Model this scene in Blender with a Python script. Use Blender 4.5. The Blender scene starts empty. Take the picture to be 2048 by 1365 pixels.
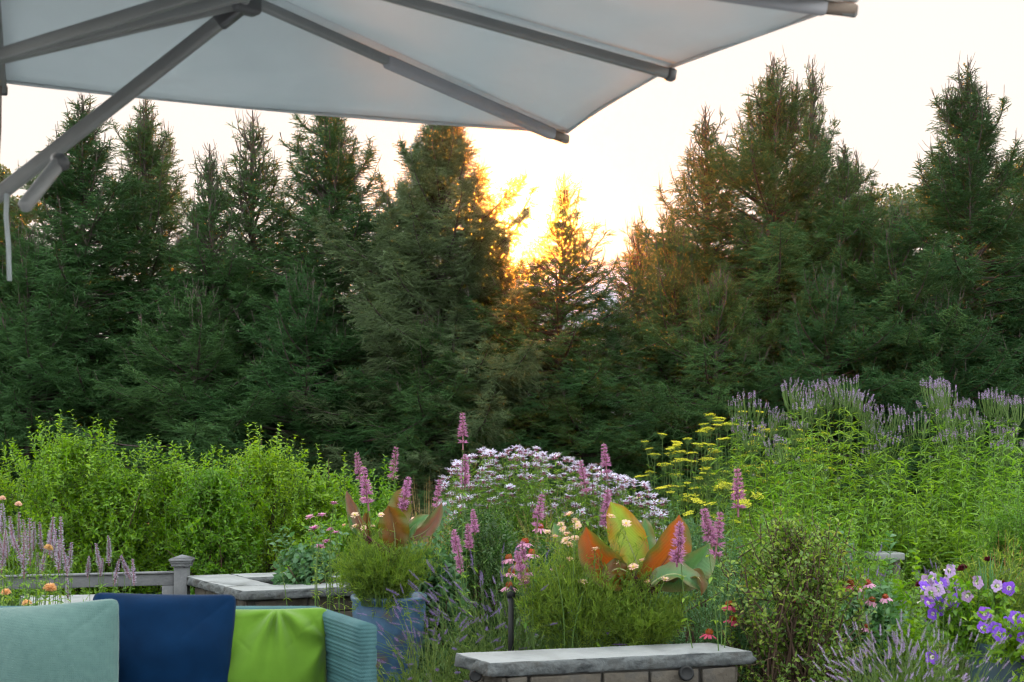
import bpy, math, random
import numpy as np
from mathutils import Vector, Matrix

sc = bpy.context.scene
R = math.radians
# ------------------------------------------------------------------ camera
EYE = 1.5
FPX, CX, HZ = 2844.0, 1024.0, 890.0          # photograph: focal length in px, centre column, horizon row
cam_d = bpy.data.cameras.new("camera")
cam = bpy.data.objects.new("camera", cam_d)
sc.collection.objects.link(cam)
cam.location = (0, 0, EYE)
cam.rotation_euler = (R(90), 0, 0)
cam_d.sensor_width = 36
cam_d.lens = 50
cam_d.shift_y = (HZ - 682.5) / 2048
cam_d.clip_end = 2000
cam_d.dof.use_dof = True
cam_d.dof.focus_distance = 12.5
cam_d.dof.aperture_fstop = 7.0
sc.camera = cam

# ------------------------------------------------------------------ sky and sun
SUN_EL, SUN_AZ = R(8.9), R(0.4)              # just above the saddle between the spruces
world = bpy.data.worlds.new("World")
sc.world = world
world.use_nodes = True
wn = world.node_tree
sky = wn.nodes.new("ShaderNodeTexSky")
sky.sky_type = 'NISHITA'
sky.sun_disc = False
sky.sun_elevation = SUN_EL
sky.sun_rotation = SUN_AZ
sky.air_density = 1.0
sky.dust_density = 5.0
sky.ozone_density = 1.0
bg = wn.nodes["Background"]
bg.inputs[1].default_value = 0.15
hs = wn.nodes.new("ShaderNodeHueSaturation")      # hazy evening: the blue of the clear-sky model is washed out
hs.inputs["Saturation"].default_value = 0.62
wn.links.new(sky.outputs[0], hs.inputs["Color"])
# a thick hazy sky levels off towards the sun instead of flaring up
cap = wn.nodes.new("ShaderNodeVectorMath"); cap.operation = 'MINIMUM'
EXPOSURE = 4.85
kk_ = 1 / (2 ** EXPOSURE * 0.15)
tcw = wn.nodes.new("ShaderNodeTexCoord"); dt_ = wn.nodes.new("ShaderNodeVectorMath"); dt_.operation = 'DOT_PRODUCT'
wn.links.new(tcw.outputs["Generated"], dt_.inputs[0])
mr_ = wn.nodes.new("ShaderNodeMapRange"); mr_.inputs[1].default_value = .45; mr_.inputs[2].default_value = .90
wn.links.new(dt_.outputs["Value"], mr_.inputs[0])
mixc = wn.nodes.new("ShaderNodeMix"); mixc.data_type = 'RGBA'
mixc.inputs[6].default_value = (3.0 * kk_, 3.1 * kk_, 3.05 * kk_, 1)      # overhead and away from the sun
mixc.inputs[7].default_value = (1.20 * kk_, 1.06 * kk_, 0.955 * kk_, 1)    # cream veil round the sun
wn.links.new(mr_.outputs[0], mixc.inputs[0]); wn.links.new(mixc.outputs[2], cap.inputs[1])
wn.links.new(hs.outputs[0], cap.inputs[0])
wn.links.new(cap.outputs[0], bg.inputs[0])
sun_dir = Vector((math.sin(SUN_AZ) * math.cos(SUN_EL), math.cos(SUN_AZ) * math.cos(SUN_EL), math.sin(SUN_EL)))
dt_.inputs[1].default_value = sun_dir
sun_d = bpy.data.lights.new("sun", 'SUN')
sun_d.energy = 0.8
sun_d.angle = R(0.6)
sun_d.color = (1.0, 0.27, 0.02)
sun = bpy.data.objects.new("sun", sun_d)
sun.rotation_euler = (-sun_dir).to_track_quat('-Z', 'Y').to_euler()
sun.location = (0, 30, 20)
sc.collection.objects.link(sun)

sc.view_settings.view_transform = 'Standard'
sc.view_settings.look = 'None'
sc.view_settings.exposure = EXPOSURE
sc.view_settings.gamma = 1.0
cy = sc.cycles
cy.filter_width = 1.15
cy.max_bounces = 6
cy.diffuse_bounces = 3
cy.glossy_bounces = 1
cy.transmission_bounces = 4
cy.volume_bounces = 0
cy.transparent_max_bounces = 4
cy.use_adaptive_sampling = True
cy.adaptive_threshold = 0.02
cy.use_denoising = True
cy.sample_clamp_indirect = 6.0
cy.caustics_reflective = False
cy.caustics_refractive = False

# ------------------------------------------------------------------ helpers
def P(px, py, Y):
    """the point at depth Y seen at photograph pixel (px, py)"""
    return Vector(((px - CX) / FPX * Y, Y, EYE - (py - HZ) / FPX * Y))

def nrm(a):
    return a / np.maximum(np.linalg.norm(a, axis=-1, keepdims=True), 1e-9)

class Geo:
    def __init__(s):
        s.v, s.f, s.m, s.n, s.uv = [], [], [], 0, []
    def add(s, v, f, mat=0):
        v = np.asarray(v, dtype=np.float32).reshape(-1, 3)
        f = np.asarray(f, dtype=np.int32)
        s.v.append(v); s.f.append(f + s.n); s.m.append(np.full(len(f), mat, dtype=np.int32))
        s.n += len(v)
        return s
    def merge(s, g, M=None, mat=None):
        for v in g.v: pass
        V = np.concatenate(g.v)
        if M is not None:
            A = np.array(M)
            V = V @ A[:3, :3].T + A[:3, 3]
        off = s.n
        s.v.append(V.astype(np.float32)); s.n += len(V)
        for f, m in zip(g.f, g.m):
            s.f.append(f + off); s.m.append(m if mat is None else np.full(len(m), mat, dtype=np.int32))
        return s
    def mesh(s, name, mats, smooth=False, uv=None):
        me = bpy.data.meshes.new(name)
        V = np.concatenate(s.v)
        me.vertices.add(len(V))
        me.vertices.foreach_set("co", V.ravel())
        loops = np.concatenate([f.ravel() for f in s.f])
        sizes = np.concatenate([np.full(len(f), f.shape[1], dtype=np.int32) for f in s.f])
        starts = np.concatenate([[0], np.cumsum(sizes)[:-1]]).astype(np.int32)
        me.loops.add(len(loops)); me.loops.foreach_set("vertex_index", loops.astype(np.int32))
        me.polygons.add(len(sizes)); me.polygons.foreach_set("loop_start", starts)
        me.polygons.foreach_set("material_index", np.concatenate(s.m))
        for m in (mats if isinstance(mats, (list, tuple)) else [mats]):
            me.materials.append(m)
        me.update(calc_edges=True)
        if uv is not None:
            l = me.uv_layers.new(name="UVMap")
            l.data.foreach_set("uv", np.asarray(uv, dtype=np.float32)[loops].ravel())
        if smooth: me.shade_smooth()
        return me

def link(name, data, parent=None, loc=None):
    o = bpy.data.objects.new(name, data)
    sc.collection.objects.link(o)
    if parent is not None: o.parent = parent
    if loc is not None: o.location = loc
    return o

def part(name, geo, mats, parent=None, smooth=False, uv=None, mods=None, loc=None):
    return link(name, geo.mesh(name, mats, smooth, uv), parent, loc)

def thing(name, label, cat, loc=(0, 0, 0), group=None, rz=0):
    o = link(name, None, None, loc)
    o.rotation_euler = (0, 0, rz)
    return tag(o, label, cat, group)

def tag(o, label, cat, group=None, kind=None):
    if label: o["label"] = label
    if cat: o["category"] = cat
    if group: o["group"] = group
    if kind: o["kind"] = kind
    return o

def copy_tree(root, loc, rz=0, scale=None, label=None, group=None):
    r = root.copy(); sc.collection.objects.link(r)
    r.location = loc; r.rotation_euler = (0, 0, rz)
    if scale is not None: r.scale = scale
    if label: r["label"] = label
    if group: r["group"] = group
    for ch in list(root.children):
        c = ch.copy(); sc.collection.objects.link(c); c.parent = r
        for g in list(ch.children):
            d = g.copy(); sc.collection.objects.link(d); d.parent = c
    return r

def place(me, name, parent, pos, direction=(0, 0, 1), spin=0.0, scale=1.0):
    """one more flower head: an object of its own sharing the mesh"""
    o = bpy.data.objects.new(name, me)
    sc.collection.objects.link(o)
    o.parent = parent
    q = Vector(direction).to_track_quat('Z', 'X')
    o.rotation_euler = (q @ Matrix.Rotation(spin, 3, 'Z').to_quaternion()).to_euler()
    o.location = pos
    o.scale = (scale,) * 3
    return o

# --- geometry primitives (all vectorised)
def tubes(geo, Pt, Rd, sides=3, mat=0, cap=False):
    """Pt (N,K,3) polylines, Rd (N,K) radii"""
    Pt = np.asarray(Pt, dtype=float); Rd = np.asarray(Rd, dtype=float)
    if Pt.ndim == 2: Pt = Pt[None]
    if Rd.ndim == 1: Rd = Rd[None]
    N, K, _ = Pt.shape
    T = np.empty_like(Pt)
    T[:, 1:-1] = Pt[:, 2:] - Pt[:, :-2]; T[:, 0] = Pt[:, 1] - Pt[:, 0]; T[:, -1] = Pt[:, -1] - Pt[:, -2]
    T = nrm(T)
    ref = nrm(Pt[:, -1] - Pt[:, 0])
    h = np.where(np.abs(ref[:, 2:3]) > 0.8, np.array([[1.0, 0.1, 0]]), np.array([[0, 0, 1.0]]))
    A = nrm(np.cross(T, h[:, None, :])); B = np.cross(T, A)
    an = np.arange(sides) * 2 * np.pi / sides
    V = Pt[:, :, None] + Rd[:, :, None, None] * (A[:, :, None] * np.cos(an)[None, None, :, None] + B[:, :, None] * np.sin(an)[None, None, :, None])
    idx = np.arange(N * K * sides).reshape(N, K, sides)
    nx = np.roll(idx, -1, axis=2)
    F = np.stack([idx[:, :-1], nx[:, :-1], nx[:, 1:], idx[:, 1:]], axis=-1).reshape(-1, 4)
    base = geo.n
    geo.add(V, F, mat)
    if cap:
        for n in range(N):
            geo.f.append((idx[n, 0][::-1][None] + base).astype(np.int32)); geo.m.append(np.array([mat], dtype=np.int32))
            geo.f.append((idx[n, -1][None] + base).astype(np.int32)); geo.m.append(np.array([mat], dtype=np.int32))
    return geo

LEAF = (np.array([(0, 0, 0), (.30, -.42, .10), (.30, .42, .10), (.62, -.36, .07), (.62, .36, .07), (1, 0, -.16), (.30, 0, 0), (.62, 0, -.03)], float),
        np.array([(0, 1, 6, 6), (0, 6, 2, 2), (1, 3, 7, 6), (6, 7, 4, 2), (3, 5, 7, 7), (7, 5, 4, 4)]))
LEAF4 = (np.array([(0, 0, 0), (.42, -.5, .10), (.42, .5, .10), (1, 0, -.12), (.45, 0, 0)], float),
         np.array([(0, 1, 4), (1, 3, 4), (0, 4, 2), (4, 3, 2)]))
LANCE = (np.array([(0, 0, 0), (.25, -.45, .05), (.25, .45, .05), (.6, -.4, -.02), (.6, .4, -.02), (1, 0, -.25), (.25, 0, 0), (.6, 0, -.07)], float), LEAF[1])
TRI = (np.array([(0, -.5, 0), (0, .5, 0), (1, 0, 0)], float), np.array([(0, 1, 2)]))
STRAP = (np.array([(0, -.3, 0), (0, .3, 0), (.5, -.5, .03), (.5, .5, .03), (.9, -.4, -.05), (.9, .4, -.05), (1, 0, -.08)], float),
         [np.array([(0, 2, 3, 1), (2, 4, 5, 3)]), np.array([(4, 6, 5)])])

def leaves(geo, base, d, up, L, W, tmpl=LEAF4, mat=0):
    base = np.asarray(base, float).reshape(-1, 3); n = len(base)
    if n == 0: return geo
    d = nrm(np.broadcast_to(np.asarray(d, float), (n, 3))); up = np.broadcast_to(np.asarray(up, float), (n, 3))
    L = np.broadcast_to(np.asarray(L, float), (n,)); W = np.broadcast_to(np.asarray(W, float), (n,))
    S = nrm(np.cross(d, up)); Nn = np.cross(S, d)
    t, F = tmpl
    V = base[:, None] + d[:, None] * (t[None, :, 0:1] * L[:, None, None]) + S[:, None] * (t[None, :, 1:2] * W[:, None, None]) + Nn[:, None] * (t[None, :, 2:3] * L[:, None, None])
    k = len(t)
    off = (np.arange(n) * k)[:, None, None]
    Fs = F if isinstance(F, list) else [F]
    b0 = geo.n
    geo.v.append(V.reshape(-1, 3).astype(np.float32)); geo.n += n * k
    for f in Fs:
        if f.shape[1] == 4 and (f[:, 2] == f[:, 3]).any():
            tri = f[f[:, 2] == f[:, 3]][:, :3]; quad = f[f[:, 2] != f[:, 3]]
            parts = [tri, quad]
        else: parts = [f]
        for q in parts:
            if len(q) == 0: continue
            ff = (q[None] + off + b0).reshape(-1, q.shape[1]).astype(np.int32)
            geo.f.append(ff); geo.m.append(np.full(len(ff), mat, dtype=np.int32))
    return geo

def box(geo, c, s, rot=None, mat=0, axes=None):
    c = np.array(c, float); s = np.array(s, float) / 2
    q = np.array([(-1, -1, -1), (1, -1, -1), (1, 1, -1), (-1, 1, -1), (-1, -1, 1), (1, -1, 1), (1, 1, 1), (-1, 1, 1)], float) * s
    if rot: 
        cr, sr = math.cos(rot), math.sin(rot)
        q = q @ np.array([[cr, sr, 0], [-sr, cr, 0], [0, 0, 1]])
    if axes is not None: q = q @ np.array(axes, float)
    return geo.add(q + c, [(0, 3, 2, 1), (4, 5, 6, 7), (0, 1, 5, 4), (1, 2, 6, 5), (2, 3, 7, 6), (3, 0, 4, 7)], mat)

def lathe(geo, prof, seg=32, c=(0, 0, 0), mat=0):
    prof = np.array(prof, float); K = len(prof)
    a = np.arange(seg) * 2 * np.pi / seg
    V = np.stack([prof[:, None, 0] * np.cos(a), prof[:, None, 0] * np.sin(a), np.repeat(prof[:, 1:2], seg, 1)], -1) + np.array(c, float)
    idx = np.arange(K * seg).reshape(K, seg); nx = np.roll(idx, -1, 1)
    return geo.add(V, np.stack([idx[:-1], nx[:-1], nx[1:], idx[1:]], -1).reshape(-1, 4), mat)

def rnd_dirs(rng, n):
    return nrm(rng.normal(size=(n, 3)))

def bevel(o, w, seg=2):
    m = o.modifiers.new("bevel", 'BEVEL'); m.width = w; m.segments = seg; m.limit_method = 'ANGLE'
    return o

# ------------------------------------------------------------------ materials
def new_mat(name):
    m = bpy.data.materials.new(name); m.use_nodes = True
    nt = m.node_tree; nt.nodes.clear()
    return m, nt, nt.nodes.new("ShaderNodeOutputMaterial")

def ramp(nt, fac, cols, pos=None):
    r = nt.nodes.new("ShaderNodeValToRGB"); e = r.color_ramp.elements
    n = len(cols); pos = pos or [i / max(n - 1, 1) for i in range(n)]
    while len(e) < n: e.new(0.5)
    for i, (c, p) in enumerate(zip(cols, pos)):
        e[i].position = p; e[i].color = (*c, 1)
    nt.links.new(fac, r.inputs[0])
    return r.outputs[0]

def leaf_mat(name, cols, tr=0.45, tcol=(1.25, 1.35, 0.6), rough=0.5, spec=0.35, pos=None, noise=0.5, scale=2.5):
    """thin foliage: diffuse + gloss on the outside, a share of the light comes through"""
    m, nt, out = new_mat(name)
    geo = nt.nodes.new("ShaderNodeNewGeometry")
    nz = nt.nodes.new("ShaderNodeTexNoise"); nz.inputs["Scale"].default_value = scale; nz.inputs["Detail"].default_value = 2
    nt.links.new(nt.nodes.new("ShaderNodeTexCoord").outputs["Object"], nz.inputs["Vector"])
    mx = nt.nodes.new("ShaderNodeMix"); mx.data_type = 'FLOAT'; mx.inputs[0].default_value = noise
    nt.links.new(geo.outputs["Random Per Island"], mx.inputs[2])
    nt.links.new(nz.outputs["Fac"], mx.inputs[3])
    c = ramp(nt, mx.outputs[0], cols, pos)
    oi = nt.nodes.new("ShaderNodeObjectInfo"); hv = nt.nodes.new("ShaderNodeHueSaturation")
    for src, lo, hi, dst in ((oi.outputs["Random"], .485, .512, "Hue"), (oi.outputs["Random"], 1.14, .86, "Value")):
        mr = nt.nodes.new("ShaderNodeMapRange"); mr.inputs[3].default_value = lo; mr.inputs[4].default_value = hi
        nt.links.new(src, mr.inputs[0]); nt.links.new(mr.outputs[0], hv.inputs[dst])
    nt.links.new(c, hv.inputs["Color"]); c = hv.outputs[0]
    p = nt.nodes.new("ShaderNodeBsdfPrincipled")
    p.inputs["Roughness"].default_value = rough; p.inputs["Specular IOR Level"].default_value = spec
    nt.links.new(c, p.inputs["Base Color"])
    t = nt.nodes.new("ShaderNodeBsdfTranslucent")
    mu = nt.nodes.new("ShaderNodeMix"); mu.data_type = 'RGBA'; mu.blend_type = 'MULTIPLY'; mu.inputs[0].default_value = 1
    nt.links.new(c, mu.inputs[6]); mu.inputs[7].default_value = (*tcol, 1)
    nt.links.new(mu.outputs[2], t.inputs["Color"])
    ms = nt.nodes.new("ShaderNodeMixShader"); ms.inputs[0].default_value = tr
    nt.links.new(p.outputs[0], ms.inputs[1]); nt.links.new(t.outputs[0], ms.inputs[2])
    nt.links.new(ms.outputs[0], out.inputs[0])
    return m

def solid_mat(name, cols, scale=6, rough=0.7, spec=0.3, bump=0.0, bscale=60, detail=6, pos=None, metallic=0, tr=0.0, extra=None):
    m, nt, out = new_mat(name)
    tc = nt.nodes.new("ShaderNodeTexCoord")
    nz = nt.nodes.new("ShaderNodeTexNoise"); nz.inputs["Scale"].default_value = scale; nz.inputs["Detail"].default_value = detail
    nz.inputs["Roughness"].default_value = 0.6
    nt.links.new(tc.outputs["Object"], nz.inputs["Vector"])
    c = ramp(nt, nz.outputs["Fac"], cols, pos or ([.3 + .4 * i / max(len(cols) - 1, 1) for i in range(len(cols))]))
    p = nt.nodes.new("ShaderNodeBsdfPrincipled")
    p.inputs["Roughness"].default_value = rough; p.inputs["Specular IOR Level"].default_value = spec; p.inputs["Metallic"].default_value = metallic
    nt.links.new(c, p.inputs["Base Color"])
    if bump:
        b = nt.nodes.new("ShaderNodeBump"); b.inputs["Strength"].default_value = bump; b.inputs["Distance"].default_value = 0.01
        n2 = nt.nodes.new("ShaderNodeTexNoise"); n2.inputs["Scale"].default_value = bscale; n2.inputs["Detail"].default_value = 5
        nt.links.new(tc.outputs["Object"], n2.inputs["Vector"]); nt.links.new(n2.outputs["Fac"], b.inputs["Height"])
        nt.links.new(b.outputs[0], p.inputs["Normal"])
    last = p.outputs[0]
    if tr:
        t = nt.nodes.new("ShaderNodeBsdfTranslucent"); nt.links.new(c, t.inputs[0])
        ms = nt.nodes.new("ShaderNodeMixShader"); ms.inputs[0].default_value = tr
        nt.links.new(last, ms.inputs[1]); nt.links.new(t.outputs[0], ms.inputs[2]); last = ms.outputs[0]
    nt.links.new(last, out.inputs[0])
    if extra: extra(nt, p, c, tc)
    return m
# ------------------------------------------------------------------ setting: ground
M_soil = solid_mat("garden soil and mulch", [(.035, .024, .016), (.07, .05, .033), (.05, .06, .025)], scale=3, rough=.95, bump=.8, bscale=40)
g = Geo()
n = 60
xs = np.linspace(-300, 300, n); ys = np.linspace(-60, 900, n)
X, Y = np.meshgrid(xs, ys)
idx = np.arange(n * n).reshape(n, n)
g.add(np.stack([X, Y, X * 0 - .02], -1), np.stack([idx[:-1, :-1], idx[:-1, 1:], idx[1:, 1:], idx[1:, :-1]], -1).reshape(-1, 4))
tag(part("ground", g, M_soil), None, None, kind="structure")

# ------------------------------------------------------------------ spruces
M_needle = leaf_mat("spruce needles", [(.022, .066, .022), (.040, .108, .032), (.082, .175, .05)], tr=.30, tcol=(1.5, 1.5, .5), rough=.55, spec=.25, noise=.6, scale=1.2)
M_needle_blue = leaf_mat("blue spruce needles", [(.045, .080, .038), (.075, .122, .055), (.12, .175, .075)], tr=.30, tcol=(1.5, 1.4, .5), rough=.55, spec=.25, noise=.6, scale=1.2)
M_bark = solid_mat("spruce bark", [(.045, .035, .03), (.11, .09, .08)], scale=14, rough=.9, bump=.6, bscale=50)

def spruce_geo(seed, H, Rad, dens=1.0, bare=0.10, leaders=1, rot_droop=1.0):
    rng = np.random.default_rng(seed)
    trunk, crown = Geo(), Geo()
    K = 16
    zt = np.linspace(0, H, K); wob = np.cumsum(rng.normal(0, .012, (K, 2)), 0)
    TP = np.column_stack([wob, zt]); TR = .10 * (1 - zt / H) ** 1.0 * (H / 8) + .006
    tubes(trunk, TP, TR, 7)
    tops = [(TP, H)]
    if leaders > 1:
        for q in range(leaders - 1):
            h0 = H * rng.uniform(.72, .8); b = np.array([np.interp(h0, zt, TP[:, 0]), np.interp(h0, zt, TP[:, 1]), h0])
            a = rng.uniform(-.6, .6) + (math.pi if rng.random() < .5 else 0)
            t = np.linspace(0, 1, 8)[:, None]
            e = np.array([math.cos(a) * .28, math.sin(a) * .28, (H * rng.uniform(.93, .97)) - h0])
            PP = b + e * t + np.array([math.cos(a), math.sin(a), 0]) * .12 * np.sin(t * math.pi)
            tubes(trunk, PP, .022 * (1 - t[:, 0]) + .006, 5)
            tops.append((PP, None))
    tw0, tw1, twrel, twr = [], [], [], []
    bw = Geo()
    def branch(b, az, L, e0, rel, scale_tw=1.0):
        Kb = 9; s = np.linspace(0, 1, Kb)
        el = e0 - R(26) * np.sin(np.pi * s) * min(1, rel * 1.6) + R(26 + 22 * max(0, 1 - rel * 2)) * s + rng.normal(0, .08)
        azs = az + np.cumsum(rng.normal(0, .05, Kb))
        st = np.column_stack([np.cos(el) * np.cos(azs), np.cos(el) * np.sin(azs), np.sin(el)]) * (L / (Kb - 1))
        pt = b + np.vstack([[0, 0, 0], np.cumsum(st[1:], 0)])
        tubes(trunk, pt, (.007 + .012 * L) * (1 - s) + .0035, 4)
        if rel < .45:      # bare new shoot beyond the needles
            e_ = st[-1] / np.linalg.norm(st[-1]); q_ = np.array([0, 0, 1.0])
            for kk in range(rng.integers(1, 4)):
                dv = nrm(e_ + q_ * rng.uniform(.2, 1.1) + rng.normal(0, .3, 3)); ll = rng.uniform(.08, .24)
                tubes(trunk, np.array([pt[-1], pt[-1] + dv * ll * .6, pt[-1] + dv * ll + q_ * .03]), np.array([.0042, .0035, .0022]), 3)
        # needle-clad outer stretch of the branch itself
        for k in range(2 if rel > .1 else 1, Kb - 1):
            tw0.append(pt[k][None]); tw1.append(pt[k + 1][None]); twrel.append(np.array([rel])); twr.append([0.006])
        sp = (.070 if rel > .3 else .085) / dens
        nT = max(2, int(2 * L * .9 / sp * scale_tw))
        sj = np.sort(rng.uniform(.12 if rel < .2 else .30, .99, nT))
        pj = np.column_stack([np.interp(sj, s, pt[:, i]) for i in range(3)])
        Tj = nrm(np.column_stack([np.interp(sj, s, np.gradient(pt[:, i])) for i in range(3)]))
        side = np.where(np.arange(nT) % 2 == 0, 1.0, -1.0)[:, None]
        S = nrm(np.cross(Tj, np.array([0, 0, 1.0])))
        ang = rng.uniform(R(38), R(65), nT)[:, None]
        dj = Tj * np.cos(ang) + S * side * np.sin(ang) + rng.normal(0, .18, (nT, 3))
        up = rng.uniform(-.35, .75, nT) if rel < .35 else rng.uniform(-.95, .6, nT)
        dj[:, 2] += up
        dj = nrm(dj)
        l = (.42 * L * (1 - sj) + .105) * rng.uniform(.6, 1.15, nT) * np.minimum(1, sj / .22 + .1)
        l = np.minimum(l, .55)
        tw0.append(pj); tw1.append(pj + dj * l[:, None]); twrel.append(np.full(nT, rel)); twr.append(np.full(nT, .004))
    z = H * .05
    while z < H - .42:
        rel = (H - z) / H
        inside = rel
        n = rng.integers(5, 8) if rel > .06 else 4
        n2 = 4 if rel > .12 else 2
        a0 = rng.uniform(0, 6.28)
        for i in range(n + n2):
            zz = z + (rng.normal(0, .02) if i < n else rng.uniform(.04, .24))
            if zz > H - .1: continue
            r_ = (H - zz) / H
            L = (.16 + Rad * min(1, r_ * 1.7) ** .88) * rng.uniform(.55, 1.3) * (1 if i < n else rng.uniform(.5, .9))
            az = a0 + i * 2 * np.pi / n + rng.normal(0, .18)
            e0 = np.interp(r_, [0, .08, .3, .6, 1], [R(62), R(54), R(40), R(18), R(2)]) + rng.normal(0, .17)
            b = np.array([np.interp(zz, zt, TP[:, 0]), np.interp(zz, zt, TP[:, 1]), zz])
            branch(b, az, L, e0, r_, scale_tw=(.35 if r_ < bare * .5 else .65 if r_ < bare else 1.0))
        z += rng.uniform(.18, .30)
    for k in range(14):      # sparse whiskers round the leading shoot
        zz = H - rng.uniform(.12, .5); dv = nrm(np.append(rng.normal(0, 1, 2), rng.uniform(.6, 1.6))); ll = rng.uniform(.08, .26)
        b_ = np.array([np.interp(zz, zt, TP[:, 0]), np.interp(zz, zt, TP[:, 1]), zz]); tubes(trunk, np.array([b_, b_ + dv * ll * .5, b_ + dv * ll + [0, 0, ll * .25]]), np.array([.0055, .0045, .0025]), 3)
    for PP, _ in tops[1:]:
        for k in range(1, 7):
            for i in range(4):
                r_ = (H - PP[k][2]) / H
                branch(PP[k] + np.array([0, 0, rng.uniform(-.05, .05)]), rng.uniform(0, 6.28), .14 + .5 * (1 - k / 8), R(45), max(.02, r_), .6)
    a = np.concatenate(tw0); b = np.concatenate(tw1); rel = np.concatenate(twrel)
    # second-order twigs
    Ls = np.linalg.norm(b - a, axis=1); D = nrm(b - a)
    sub0, sub1 = [a], [b]
    SS = nrm(np.cross(D, rng.normal(size=D.shape) * .35 + np.array([0, 0, 1.0])))
    for k, f in enumerate((.22, .40, .57, .72, .86)):
        m = (Ls > .07) & (rng.random(len(Ls)) < np.clip(Ls * 6 * dens, .2, 1))
        sgn = 1.0 if k % 2 == 0 else -1.0
        d = nrm(D[m] * .68 + SS[m] * sgn * .7 + rng.normal(0, .15, (m.sum(), 3)))
        l = (Ls[m] * (.42 * (1 - f) + .16) + .035) * rng.uniform(.7, 1.2, m.sum())
        p = a[m] + D[m] * (Ls[m] * f)[:, None]
        sub0.append(p); sub1.append(p + d * l[:, None])
    A = np.concatenate(sub0); B = np.concatenate(sub1)
    sag = np.linalg.norm(B - A, axis=1)
    B[:, 2] -= sag * .10
    tubes(crown, np.stack([A, B], 1), np.stack([np.full(len(A), .0055), np.full(len(A), .0025)], 1), 3)
    Lg = np.linalg.norm(B - A, axis=1)
    cnt = np.maximum(2, (Lg * 75 + rng.random(len(Lg))).astype(int))
    i = np.repeat(np.arange(len(A)), cnt)
    t = rng.random(len(i))[:, None]
    Dn = nrm(B - A)[i]
    rd = rnd_dirs(rng, len(i)); rd -= Dn * np.sum(rd * Dn, 1, keepdims=True); rd = nrm(rd)
    nd = nrm(Dn * .75 + rd * .8)
    leaves(crown, A[i] + (B - A)[i] * t, nd, rnd_dirs(rng, len(i)), rng.uniform(.020, .032, len(i)), rng.uniform(.005, .008, len(i)), TRI)
    return trunk, crown

def make_spruce(seed, H, Rad, mat, **k):
    t, c = spruce_geo(seed, H, Rad, **k)
    return t.mesh("trunk", M_bark, True), c.mesh("crown", mat)

SP = {
    "A": make_spruce(11, 8.0, 1.8, M_needle, leaders=2, bare=.16),
    "B": make_spruce(12, 8.0, 1.6, M_needle, bare=.10),
    "C": make_spruce(13, 8.0, 1.35, M_needle, dens=.85, bare=.35, leaders=1),
    "D": make_spruce(14, 8.0, 2.15, M_needle_blue, dens=1.35, bare=.09),
    "E": make_spruce(15, 5.0, 1.6, M_needle, dens=1.0, bare=.1),
}
SPH = {"A": 8, "B": 8, "C": 8, "D": 8, "E": 5}
# (px, py of the tip, depth, kind, width scale, spin, label)
spruces = [
    (165, 190, 22.0, "B", 1.3, .3, "broad spruce rising behind the umbrella's slanting strut"),
    (283, 196, 23.2, "A", 1.08, 1.3, "spruce with a forked top just right of the slanting umbrella strut"),
    (425, 285, 21.5, "C", 1.1, 2.0, "short thin-topped spruce in the open sky gap under the canopy edge"),
    (525, 222, 23.0, "C", 1.35, 3.1, "see-through spruce whose thin leader just meets the canopy edge"),
    (655, 170, 22.2, "B", 1.25, 4.2, "dense spruce whose top is hidden by the middle of the canopy edge"),
    (885, 195, 21.0, "D", 1.02, .9, "fullest grey-green spruce, glowing orange beside the low sun"),
    (1120, 352, 20.5, "C", 1.15, 5.0, "short spruce with spiky orange-lit tips, just beyond the sun gap"),
    (1395, 212, 23.0, "C", 1.25, .2, "bare-tipped slender spruce beside the gap that shows the house roof"),
    (1545, 112, 22.3, "A", 1.2, 2.6, "tallest spruce, with two bare leaders standing close together"),
    (1625, 122, 23.6, "C", .95, 4.4, "narrow scraggly spruce close behind the tallest double-leader spruce"),
    (1690, 288, 22.0, "B", 1.05, 1.0, "lower spruce shouldering the narrow scraggly one"),
    (1723, 302, 24.5, "C", .9, 3.3, "distant spruce with one long bare spike, in the dip of the treeline"),
    (1930, 128, 22.0, "A", 1.2, .1, "massive bushy spruce crowned by many upright bare shoots"),
    (2085, 250, 23.5, "B", 1.3, 2.2, "spruce cut by the frame beside the massive bushy one"),
    (-60, 300, 22.5, "B", 1.3, 5.1, "spruce cut by the frame behind the hanging umbrella cord"),
    (985, 455, 21.6, "E", 1.1, 1.7, "half-height spruce filling the saddle right under the low sun"),
    (775, 420, 23.5, "B", 1.0, .7, "spruce half hidden behind the fullest grey-green one"),
    (1290, 440, 23.5, "C", 1.0, 2.9, "thin half-height spruce standing right before the pale house roof"),
    (1345, 440, 21.5, "E", .8, 3.8, "low spruce at the foot of the bare-tipped slender one"),
    (60, 470, 21.0, "E", 1.05, .5, "low spruce in front of the broad one by the hanging cord"),
    (395, 585, 20.6, "E", 1.1, 2.4, "low bushy spruce below the short thin-topped one"),
    (610, 560, 20.4, "E", 1.1, 4.0, "low bushy spruce in front of the dense one under the canopy"),
    (1170, 700, 20.0, "E", .9, 5.6, "low spruce just below the pale house roof"),
    (1440, 560, 20.4, "E", 1.1, 1.1, "low bushy spruce under the bare-tipped slender one"),
    (1790, 430, 21.3, "E", 1.1, 3.0, "low spruce in the dip before the massive bushy one"),
    (850, 640, 20.0, "E", 1.0, 0.2, "lowest young spruce at the foot of the fullest grey-green one"),
    (1880, 600, 20.6, "E", 1.2, 4.7, "low spruce spreading before the foot of the massive bushy one"),
    (1650, 560, 20.5, "E", 1.1, 3.6, "low spruce before the foot of the tallest double-leader one"),
]
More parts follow.
